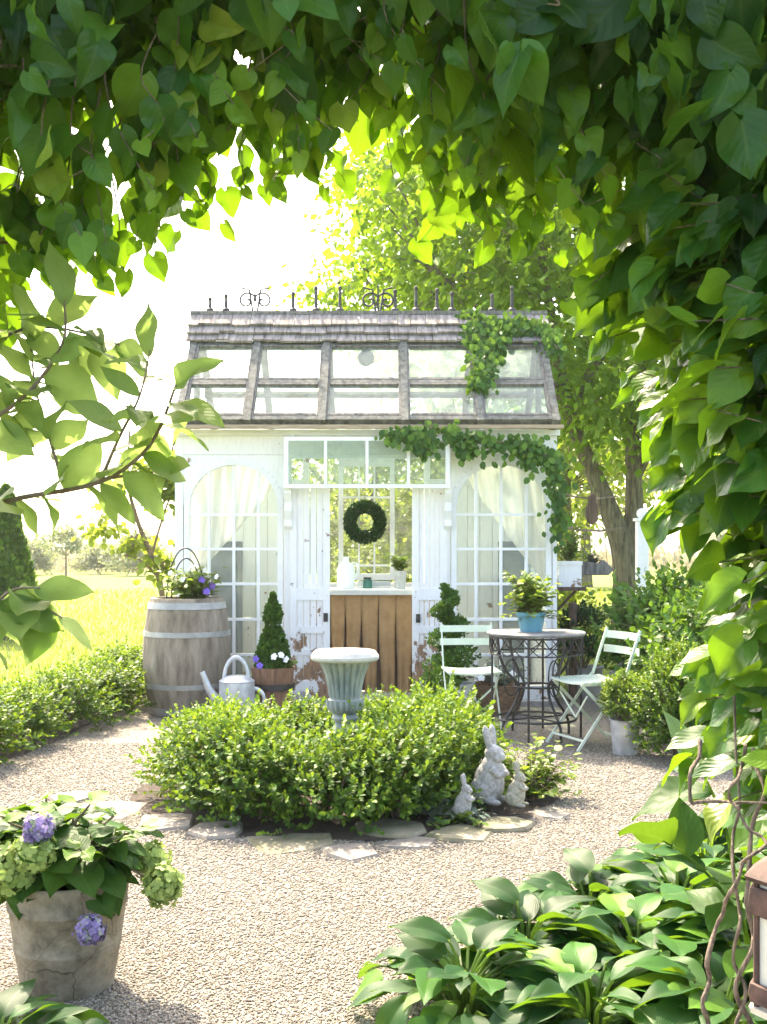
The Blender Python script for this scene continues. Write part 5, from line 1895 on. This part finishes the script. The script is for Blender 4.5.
# ================================================================== FOREGROUND: HYDRANGEA POT
hx, hy = X(68, 3.2), 3.2
hy_pot = thing('hydrangea_pot', 'cracked grey pot with a leafy green and violet hydrangea on the gravel', 'potted plant', (hx, hy, .006))
potm, nt, bb = new_mat('cracked_pot')
v = coords(nt)
n1 = noise(nt, v, 13, 10, .72)
r1 = ramp(nt, [(.32, (0.10, 0.083, 0.055)), (.5, (0.21, 0.18, 0.125)), (.7, (0.33, 0.29, 0.22))])
nt.links.new(n1.outputs['Fac'], r1.inputs['Fac'])
vo = nt.nodes.new('ShaderNodeTexVoronoi'); vo.feature = 'DISTANCE_TO_EDGE'; vo.inputs['Scale'].default_value = 7
dn = noise(nt, v, 5, 4)
mxv = nt.nodes.new('ShaderNodeMix'); mxv.data_type = 'RGBA'; mxv.inputs['Factor'].default_value = .07
nt.links.new(v, mxv.inputs['A']); nt.links.new(dn.outputs['Color'], mxv.inputs['B']); nt.links.new(mxv.outputs['Result'], vo.inputs['Vector'])
rc_ = ramp(nt, [(.0, (.25, .22, .18)), (.011, (1, 1, 1))])
nt.links.new(vo.outputs['Distance'], rc_.inputs['Fac'])
mk = noise(nt, v, 2.5, 2)
rk = ramp(nt, [(.45, (1, 1, 1)), (.55, (0, 0, 0))])
nt.links.new(mk.outputs['Fac'], rk.inputs['Fac'])
mx2 = nt.nodes.new('ShaderNodeMix'); mx2.data_type = 'RGBA'
nt.links.new(rk.outputs['Color'], mx2.inputs['Factor']); nt.links.new(rc_.outputs['Color'], mx2.inputs['A']); mx2.inputs['B'].default_value = (1, 1, 1, 1)
mx3 = nt.nodes.new('ShaderNodeMix'); mx3.data_type = 'RGBA'; mx3.blend_type = 'MULTIPLY'; mx3.inputs['Factor'].default_value = 1
nt.links.new(r1.outputs['Color'], mx3.inputs['A']); nt.links.new(mx2.outputs['Result'], mx3.inputs['B'])
nt.links.new(mx3.outputs['Result'], bb.inputs['Base Color'])
bump(nt, mx3.outputs['Result'], bb, .6, .006)
bb.inputs['Roughness'].default_value = .9
b = MB(); b.lathe([(.001, 0), (.128, 0), (.132, .01), (.150, .12), (.153, .123), (.153, .13), (.152, .134), (.166, .235), (.17, .238), (.17, .246), (.168, .25), (.176, .31), (.179, .318), (.174, .325), (.162, .322), (.158, .29), (.001, .285)], 64, (hx, hy, .006), cap=False)
b.build('pot', potm, hy_pot, ang=60)
b = MB(); b.lathe([(.001, .30), (.157, .29)], 32, (hx, hy, .006), cap=False); b.build('soil', M['soil'], hy_pot)
r_ = np.random.default_rng(101)
pos, tip, nrm, sz_, rn = [], [], [], [], []
stm = MB()
for i in range(34):
    a = r_.uniform(0, 2 * PI); out = .05 + .22 * r_.random() ** .7
    hgt = .20 - .55 * max(0, out - .13) + r_.uniform(-.05, .04)
    p0 = Vector((r_.uniform(-.06, .06), r_.uniform(-.06, .06), .285)); p2 = Vector((out * math.cos(a), out * math.sin(a), .30 + hgt))
    p1 = p0.lerp(p2, .5) + Vector((0, 0, .05))
    stm.tube([p0, p1, p2], [.006, .005, .003], 5)
    rot0 = r_.uniform(0, PI)
    for lev in range(4):
        t = 1 - lev * .2
        p = (1 - t) ** 2 * p0 + 2 * t * (1 - t) * p1 + t * t * p2
        for s in range(2):
            b_ = rot0 + lev * PI / 2 + s * PI
            el = .55 - .28 * lev + r_.uniform(-.25, .25)
            pos.append(p); tip.append((math.cos(b_) + .35 * math.cos(a), math.sin(b_) + .35 * math.sin(a), el - .3)); nrm.append((r_.normal() * .2 - .3 * math.cos(b_), r_.normal() * .2 - .3 * math.sin(b_), 1))
            sz_.append((.065 + .032 * lev) * r_.uniform(.85, 1.25)); rn.append(np.clip((.95 if lev == 0 and r_.random() < .6 else .2 + .5 * r_.random()), 0, 1))
link_mesh('foliage', scatter_mesh('foliage', OVATE, pos, tip, nrm, sz_, np.array(rn), wvar=np.full(len(pos), 1.12), bend=.15), M['hyd_leaf'], hy_pot)
link_mesh('stem', stm.mesh('stem'), M['ivy_leaf'] if False else M['twig'], hy_pot)


def mophead(parent, c, r, mat, seed):
    q = np.random.default_rng(seed)
    n = 150
    d = q.normal(size=(n, 3)); d /= np.linalg.norm(d, axis=1, keepdims=True)
    pos, tip, nrm, rn = [], [], [], []
    for i in range(n):
        f = Vector(d[i]); a0 = f.orthogonal().normalized(); b0 = f.cross(a0)
        ph = q.uniform(0, PI); rv = q.random(); rl = r * (1.08 - .5 * q.random() ** 2) * (.85 + .3 * math.sin(3 * f.x + 5 * f.z + seed) ** 2)
        for k in range(4):
            an = ph + PI / 2 * k
            pos.append(Vector(c) + f * rl); tip.append(a0 * math.cos(an) + b0 * math.sin(an) + f * q.uniform(-.1, .6)); nrm.append(f); rn.append(min(1, rv * .7 + q.random() * .3))
    link_mesh('flower_head', scatter_mesh('flower_head', PETAL, pos, tip, nrm, r * .34, np.array(rn), zvar=np.ones(len(pos))), mat, parent)


for (px, py, dd, r, m_, s) in ((14, 868, 3.05, .062, 'flower_green', 1), (35, 852, 3.0, .05, 'flower_green', 6), (38, 829, 2.98, .036, 'flower_violet', 2), (163, 886, 3.15, .05, 'flower_green', 3), (152, 862, 3.25, .048, 'flower_green', 4), (90, 930, 2.96, .035, 'flower_violet', 5)):
    c = P(px, py, dd) - Vector((hx, hy, .006))
    mophead(hy_pot, c, r, M[m_], s)
    b = MB(); p0 = Vector((c.x * .25, c.y * .25, .30)); b.tube([p0, p0.lerp(c, .5) + Vector((0, 0, .05)), c], .004, 5); link_mesh('stem', b.mesh('stem'), M['twig'], hy_pot)


# ================================================================== HOSTAS
def make_hosta(seed, n=64, L=.15):
    q = np.random.default_rng(seed)
    t = thing('hosta', 'hosta', 'hosta', (0, 0, 0), group='hostas along the path')
    st = MB()
    pos, tip, nrm, sz_, rn = [], [], [], [], []
    for i in range(n):
        ringi = i / n
        a = i * 2.39996 + q.uniform(-.3, .3)
        out = .05 + .19 * ringi
        hgt = .18 - .11 * ringi + q.uniform(-.03, .04)
        p0 = Vector((.02 * math.cos(a), .02 * math.sin(a), 0)); p2 = Vector((out * math.cos(a), out * math.sin(a), hgt))
        p1 = Vector((out * .45 * math.cos(a), out * .45 * math.sin(a), hgt * .75))
        st.tube([p0, p1, p2], [.006, .005, .004], 5, cap=False)
        el = .55 - .75 * ringi + q.uniform(-.25, .25)
        tw = q.normal() * .35
        pos.append(p2); tip.append((math.cos(a + tw), math.sin(a + tw), el))
        nrm.append((-.5 * math.cos(a) * el + q.normal() * .22, -.5 * math.sin(a) * el + q.normal() * .22, 1))
        sz_.append(L * q.uniform(.75, 1.15)); rn.append(q.random())
    me = scatter_mesh('foliage', HOSTA, pos, tip, nrm, sz_, np.array(rn), zvar=q.uniform(.5, 1.5, n), bend=.16)
    fo = link_mesh('foliage', me, M['hosta_leaf'], t)
    ss = fo.modifiers.new('s', 'SUBSURF'); ss.levels = 1; ss.render_levels = 1
    link_mesh('stem', st.mesh('stem'), M['shrub_leaf'], t)
    return t


hp_ = [make_hosta(201), make_hosta(202), make_hosta(203)]
hspots = [(.22, 2.92, 1.0, 'hosta at the bottom edge, leftmost of the right hand bed'), (.52, 2.75, 1.0, 'hosta at the bottom edge, second from the path'), (.83, 2.7, 1.05, 'hosta at the bottom edge nearest the lantern'),
          (.42, 3.22, 1.0, 'hosta at the path corner of the right bed, second row'), (.72, 3.12, 1.08, 'hosta in the middle of the right bed'), (1.02, 3.1, 1.1, 'hosta right of the middle of the bed, below the broad leaved plant'),
          (.66, 3.5, 1.02, 'hosta at the back of the right bed beside the path'), (.95, 3.55, 1.1, 'hosta at the back of the right bed, under the broad leaves'), (1.3, 3.45, 1.1, 'hosta at the back right of the bed by the vine stems'), (1.15, 3.95, 1.1, 'hosta farthest back in the right bed')]
hused = set()
for k, (x, y, sc, lab) in enumerate(hspots):
    i = k % 3
    place(hp_[i], (x, y, .012), k * 1.9, sc, lab, first=i not in hused)
    hused.add(i)
place(hp_[0], (-.92, 2.6, .006), .7, (.95, .95, .75), 'hosta in the lower left corner in front of the grey pot')
place(hp_[1], (-.74, 2.5, .006), 2.2, (.7, .7, .55), 'small bright hosta at the bottom left edge, nearest the camera')


def leafy_branch_shrub(name, label, cat, root, branches, leaf, tmpl, mat, seed, r0=.012, n_per_m=26, droop=.3, spread=.5, stem_mat=None):
    """branches: polylines (world). leaves alternate along each one"""
    q = np.random.default_rng(seed)
    t = thing(name, label, cat, root)
    o = np.array(root)
    mb = MB()
    pos, tip, nrm, sz_ = [], [], [], []
    for pts, first, rr0 in branches:
        bm_ = MB()
        out = limb(mb, pts, rr0, rr0 * .3, 6)
        L = [0]
        for a, b_ in zip(out, out[1:]): L.append(L[-1] + (b_ - a).length)
        n = max(3, int((L[-1] * (1 - first)) * n_per_m))
        for i in range(n):
            s = L[-1] * (first + (1 - first) * (i + .5) / n)
            k = max(0, min(len(out) - 2, next((j for j in range(len(L) - 1) if L[j + 1] >= s), len(out) - 2)))
            p = out[k].lerp(out[k + 1], (s - L[k]) / max(1e-6, L[k + 1] - L[k]))
            ax = (out[k + 1] - out[k]).normalized()
            sd_ = Vector(q.normal(size=3)); sd_ -= ax * sd_.dot(ax); sd_.normalize()
            d = ax * (.55 if i < n - 1 else 1.5) + sd_ * (1 if i < n - 1 else .2) + Vector((0, 0, -droop))
            pos.append(p); tip.append(d); nrm.append(Vector((q.normal() * spread, -.25 + q.normal() * spread, 1.0))); sz_.append(leaf * q.uniform(.7, 1.15))
    link_mesh('foliage', scatter_mesh('foliage', tmpl, np.array([list(p) for p in pos]) - o, [list(x) for x in tip], [list(x) for x in nrm], sz_, bend=.18), mat, t)
    mb.build('stem', stem_mat or M['twig'], t)
    return t


# left branches reaching in from a shrub standing outside the frame
D = 2.3
rt = Vector((-1.35, D + .1, 0))
q0 = Vector((-1.3, D + .05, .55)); q1 = Vector((-1.2, D, 1.0)); q2 = Vector((-1.1, D, 1.3)); q3 = Vector((-1.05, D, 1.6))
leafy_branch_shrub('leafy_shrub', 'tall shrub with large pale green leaves reaching in from the left edge', 'shrub', rt, [
    ([rt, q0, q1, q2, q3], 2.0 if False else .98, .02),
    ([q2, P(-40, 515, D), P(20, 498, D), P(100, 482, D), P(150, 445, D), P(176, 385, D - .03)], .35, .009),
    ([P(60, 492, D), P(110, 478, D + .05), P(160, 470, D + .1), P(175, 440, D + .12)], .3, .006),
    ([q3, P(-30, 420, D), P(20, 400, D), P(62, 345, D), P(64, 300, D)], .3, .007),
    ([P(62, 480, D), P(50, 440, D + .06), P(36, 390, D + .1), P(30, 340, D + .1)], .15, .005),
    ([P(100, 482, D), P(118, 440, D - .05), P(140, 395, D - .08), P(150, 350, D - .1)], .2, .005),
    ([q3, P(-30, 360, D + .1), P(20, 330, D + .12), P(70, 330, D + .1), P(120, 345, D + .1)], .35, .006),
    ([q1, P(-50, 600, D - .1), P(0, 600, D - .1), P(30, 600, D - .1), P(62, 618, D - .1)], .4, .007),
    ([q1, P(-40, 640, D - .15), P(-10, 610, D - .15), P(12, 590, D - .12), P(40, 588, D - .12)], .45, .006)],
    .122, OVATE, M['shrub_leaf'], 301, n_per_m=40, droop=.35, spread=.45)

# broad-leaved plant before the right bed
rt = Vector((1.05, 3.1, 0.012))
leafy_branch_shrub('broad_leaved_plant', 'tall plant with very broad ribbed leaves above the hostas', 'plant', rt, [
    ([rt, (1.0, 3.1, .3), (.95, 3.08, .52), (.87, 3.05, .68)], .45, .009),
    ([rt, (1.1, 3.1, .35), (1.08, 3.05, .6), (1.02, 3.0, .78)], .45, .009),
    ([rt, (.98, 3.0, .25), (.85, 2.95, .42), (.74, 2.92, .50)], .4, .008),
    ([rt, (1.15, 3.05, .3), (1.2, 3.0, .5), (1.2, 2.95, .64)], .4, .008)],
    .20, OVATE, M['hyd_leaf'], 302, n_per_m=17, droop=.15, spread=.3, stem_mat=M['shrub_leaf'])

# ================================================================== VINE ARBOUR
ARB_Y0, ARB_Y1 = 1.95, 2.75
ab = thing('garden_arbour', 'dark wooden arbour frame hidden inside the climbing vine', 'arbour', (0, (ARB_Y0 + ARB_Y1) / 2, 0))
for xx in (-1.22, 1.12):
    for yv in (ARB_Y0 + .1, ARB_Y1 - .15):
        MB().box(xx - .03, xx + .03, yv - .03, yv + .03, 0, 2.6).build('post', M['brown_post'], ab, smooth=False)
for yv in (ARB_Y0 + .1, ARB_Y1 - .15):
    MB().box(-1.35, 1.25, yv - .025, yv + .025, 2.6, 2.68).build('beam', M['brown_post'], ab, smooth=False)
for k in range(6):
    xx = -1.2 + k * .46
    MB().box(xx - .02, xx + .02, ARB_Y0 - .1, ARB_Y1 + .1, 2.682, 2.72).build('rafter', M['brown_post'], ab, smooth=False)

# profile of the opening (in metres, read at the arbour's far face)
DV = 2.65
low_px = [(-250, 500), (-60, 360), (0, 300), (45, 270), (80, 240), (110, 255), (150, 232), (185, 200), (205, 160), (235, 125), (270, 135), (305, 160), (330, 140), (365, 125), (410, 110), (440, 155), (470, 195), (505, 210), (540, 185), (575, 205), (615, 260), (655, 350), (694, 450), (708, 540), (716, 600), (722, 640), (726, 690), (732, 780), (752, 860), (800, 960), (1000, 1100)]
lx = np.array([X(p, DV) for p, _ in low_px]); lz = np.array([Z(q_, DV) for _, q_ in low_px])


def low(x):
    return np.interp(x, lx, lz)


q = np.random.default_rng(400)
NV = 36000
vx = q.uniform(-1.5, 1.55, NV); vy = q.uniform(ARB_Y0, ARB_Y1, NV); vz = q.uniform(.1, 2.95, NV)
lo = low(vx)
edge = vz - lo
keep = (edge > 0) & (vz > .25)
# keep the opening thinner at its edge and thick above
dens = np.clip(.35 + edge * 2.2, 0, 1)
dens = np.where((vx < -.35) & (edge < .3), dens * .45, dens)
dist_r = vx - np.interp(-vz, -lz[15:], lx[15:])      # distance in from the flank of the opening
dens = np.where((vx > .40) & (vz < 2.0), np.clip(.12 + 2.6 * dist_r, 0, 1), dens)
gap = np.sin(vx * 9 + vz * 6) * np.sin(vz * 8 - vx * 5 + 1) * np.sin(vy * 7 + vx * 4)
dens = dens * np.clip(1.0 - .9 * np.clip(gap, 0, 1), 0, 1)
keep &= q.random(NV) < dens * (.47 + .42 * np.clip((edge - .15) * 2.2, 0, 1))
vx, vy, vz, edge = vx[keep], vy[keep], vz[keep], edge[keep]
n_ = len(vx)
vine = thing('climbing_vine', 'dense climbing vine with heart shaped leaves framing the view over and right of the path', 'vine', (1.12, 2.2, 0))
o = np.array([1.12, 2.2, 0])
pos = np.stack([vx, vy, vz], 1)
tip = np.stack([q.normal(size=n_) * .6, q.normal(size=n_) * .45, -.9 + q.normal(size=n_) * .4], 1)
# right flank leaves point out to the left, into the light
fl = (vx > .45) & (vz < 1.9)
tip[fl] += np.array([-.55, -.1, .25])
nrm = np.stack([q.normal(size=n_) * .75, -.8 + q.normal(size=n_) * .6, .5 + q.normal(size=n_) * .5], 1)
szv = .05 + .07 * q.random(n_) ** 1.3
rnv = np.clip(q.beta(1.6, 2.4, n_) + .25 * (edge < .12) * q.random(n_), 0, 1)  # leaves at the opening's edge lighter: backlight put into their colour
v1 = (pos - o, tip, nrm, szv, rnv)
# hanging sprays along the edge
sp_mb = MB()
pos, tip, nrm, szs = [], [], [], []
for i in range(120):
    x = q.uniform(-1.0, .62); y = q.uniform(ARB_Y0 + .2, ARB_Y1)
    z0 = float(low(x)) + .1
    L = q.uniform(.08, .24)
    p0 = Vector((x, y, z0)); p1 = p0 + Vector((q.normal() * .04, q.normal() * .03, -L * .5)); p2 = p0 + Vector((q.normal() * .06, q.normal() * .05, -L))
    limb(sp_mb, [p0 + Vector((q.normal() * .03, q.normal() * .03, .13)), p0, p1, p2], .0024, .001, 4)
    k = int(L / .04) + 1
    for j in range(k):
        t = j / max(1, k - 1)
        p = p0.lerp(p1, t * 2) if t < .5 else p1.lerp(p2, t * 2 - 1)
        s = 1 if j % 2 else -1
        pos.append(p); tip.append((s * q.uniform(.2, .7), q.normal() * .3, -1)); nrm.append((q.normal() * .5, -1, .4 + q.normal() * .3)); szs.append(q.uniform(.05, .095) * (1 - .3 * t))
for i in range(110):                       # short side shoots on the right flank, reaching out into the light
    z = q.uniform(.75, 2.0); y = q.uniform(2.1, 2.7)
    x0_ = float(np.interp(-z, -lz[15:], lx[15:])) + .10
    L = q.uniform(.06, .20)
    p0 = Vector((x0_, y, z)); p2 = p0 + Vector((-L, q.normal() * .05, q.uniform(-.08, .05)))
    sp_mb.tube([p0 + Vector((.15, 0, .03)), p0, p2], [.003, .0025, .0012], 4, cap=False)
    for j in range(int(L / .04) + 1):
        p = p0.lerp(p2, j / max(1, int(L / .04)))
        pos.append(p); tip.append((-.9, q.normal() * .4, -.55 + q.normal() * .35)); nrm.append((q.normal() * .5, -.5 + q.normal() * .5, .8)); szs.append(q.uniform(.06, .11))
v2 = (np.array([list(p) for p in pos]) - o, np.array(tip), np.array(nrm), np.array(szs), .35 + .65 * q.random(len(pos)))  # sprays and shoots start from a lighter colour, painted backlight
va = [np.concatenate([a_, b_]) for a_, b_ in zip(v1, v2)]
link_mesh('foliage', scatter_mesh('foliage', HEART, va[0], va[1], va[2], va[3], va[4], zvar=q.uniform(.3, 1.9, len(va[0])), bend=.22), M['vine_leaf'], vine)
# twisting woody stems: up the right post and along the beam, plus thin tendrils in the roof
def kink(pts, a=.012):
    out = [Vector(pts[0])]
    for p0, p1 in zip(pts, pts[1:]):
        for t in (.5, 1):
            out.append(Vector(p0).lerp(Vector(p1), t) + Vector(q.normal(size=3)) * a)
    return out


for k in range(9):
    ph = k * 1.3
    pts = []
    for z in np.linspace(0.0, 2.55, 16):
        pts.append((.90 + .022 * k + (.05 + .008 * k) * math.sin(z * (2.6 + .35 * k) + ph) + .02 * math.sin(z * 9 + k), 2.05 + .06 * k + .07 * math.cos(z * 2.7 + ph) + .02 * math.cos(z * 8), z))
    limb(sp_mb, pts, q.uniform(.005, .011), .006, 7)
for (pts, r) in (([P(752, 1060, 2.25), P(740, 990, 2.2), P(752, 930, 2.2), P(744, 870, 2.2), P(760, 800, 2.2), P(748, 740, 2.25)], .006),
                 ([P(703, 1060, 2.12), P(712, 1000, 2.1), P(708, 960, 2.1), P(722, 915, 2.1), P(735, 880, 2.06), P(764, 858, 2.05), P(790, 830, 2.1)], .0055),
                 ([P(700, 740, 2.3), P(691, 765, 2.25), P(698, 795, 2.2), P(720, 808, 2.2), P(742, 826, 2.15), P(775, 850, 2.1)], .005),
                 ([P(745, 745, 2.2), P(734, 765, 2.2), P(728, 785, 2.2), P(744, 805, 2.2), P(770, 800, 2.2)], .004),
                 ([P(726, 1060, 2.2), P(735, 985, 2.2), P(728, 930, 2.2), P(741, 880, 2.2), P(733, 800, 2.25), P(745, 700, 2.3)], .0045)):
    limb(sp_mb, kink(pts, .011), r, r * .6, 8, .22)
for k in range(40):
    x = q.uniform(-1.1, .5); y = q.uniform(ARB_Y0 + .1, ARB_Y1 - .1); z = float(low(x)) + q.uniform(.1, .7)
    pts = [Vector((x, y, z))]
    for j in range(4):
        pts.append(pts[-1] + Vector((q.normal() * .11, q.normal() * .08, abs(q.normal()) * .07)))
    limb(sp_mb, kink(pts, .02), .0036, .0015, 5, .15)
sp_mb.build('stem', M['vine_stem'], vine)

# ================================================================== LANTERN
lx_, ly_ = X(788, 1.95), 1.95
zb0 = Z(1006, 1.95)
ln = thing('garden_lantern', 'rusty brown metal lantern with cream panes on a post in the right corner', 'lantern', (lx_, ly_, 0))
b = MB(); b.tube([(lx_, ly_, 0), (lx_, ly_, zb0 - .03)], [.03, .03], 12); b.build('post', M['brown_post'], ln)
b = MB(); b.lathe([(.02, zb0 - .03), (.066, zb0 - .012), (.07, zb0)], 6, (lx_, ly_, 0)); b.build('base', M['cream'], ln, ang=20)
for zc, hgt in ((Z(992, 1.95), .035), (Z(900, 1.95), .05)):
    b = MB(); b.lathe([(.058, zc - hgt / 2), (.068, zc - hgt / 2), (.071, zc), (.068, zc + hgt / 2), (.058, zc + hgt / 2)], 6, (lx_, ly_, 0), cap=False); b.build('band', M['rust'], ln, ang=20, bevel=.002)
zt = Z(880, 1.95)
b = MB(); b.lathe([(.052, zb0), (.052, zt)], 6, (lx_, ly_, 0)); b.build('pane', M['cream'], ln, ang=20)
for k in range(6):
    a = 2 * PI * k / 6
    c_, s_ = math.cos(a), math.sin(a)
    b = MB(); b.tube([(lx_ + .056 * c_, ly_ + .056 * s_, zb0), (lx_ + .056 * c_, ly_ + .056 * s_, zt)], .0055, 6); b.build('corner_bar', M['rust'], ln)
b = MB(); b.lathe([(.074, zt), (.078, zt + .008), (.05, zt + .03), (.015, zt + .045), (.012, zt + .06), (.001, zt + .065)], 6, (lx_, ly_, 0)); b.build('roof', M['rust'], ln, ang=20)

# ================================================================== SUMMER HAZE
b = MB().box(-920, 920, -75, 1820, -1.5, 14.0)
me = b.mesh('haze', smooth=False)
hm = bpy.data.materials.new('summer_haze')
hm.use_nodes = True
hn = hm.node_tree
hn.nodes.remove(hn.nodes['Principled BSDF'])
pv = hn.nodes.new('ShaderNodeVolumePrincipled')
pv.inputs['Color'].default_value = (.95, .96, .97, 1)
pv.inputs['Density'].default_value = 0.0007
pv.inputs['Anisotropy'].default_value = 0.4
hn.links.new(pv.outputs[0], hn.nodes['Material Output'].inputs['Volume'])
tag(link_mesh('haze', me, hm, None), 'thin bright summer haze over the garden', 'haze', kind='stuff')
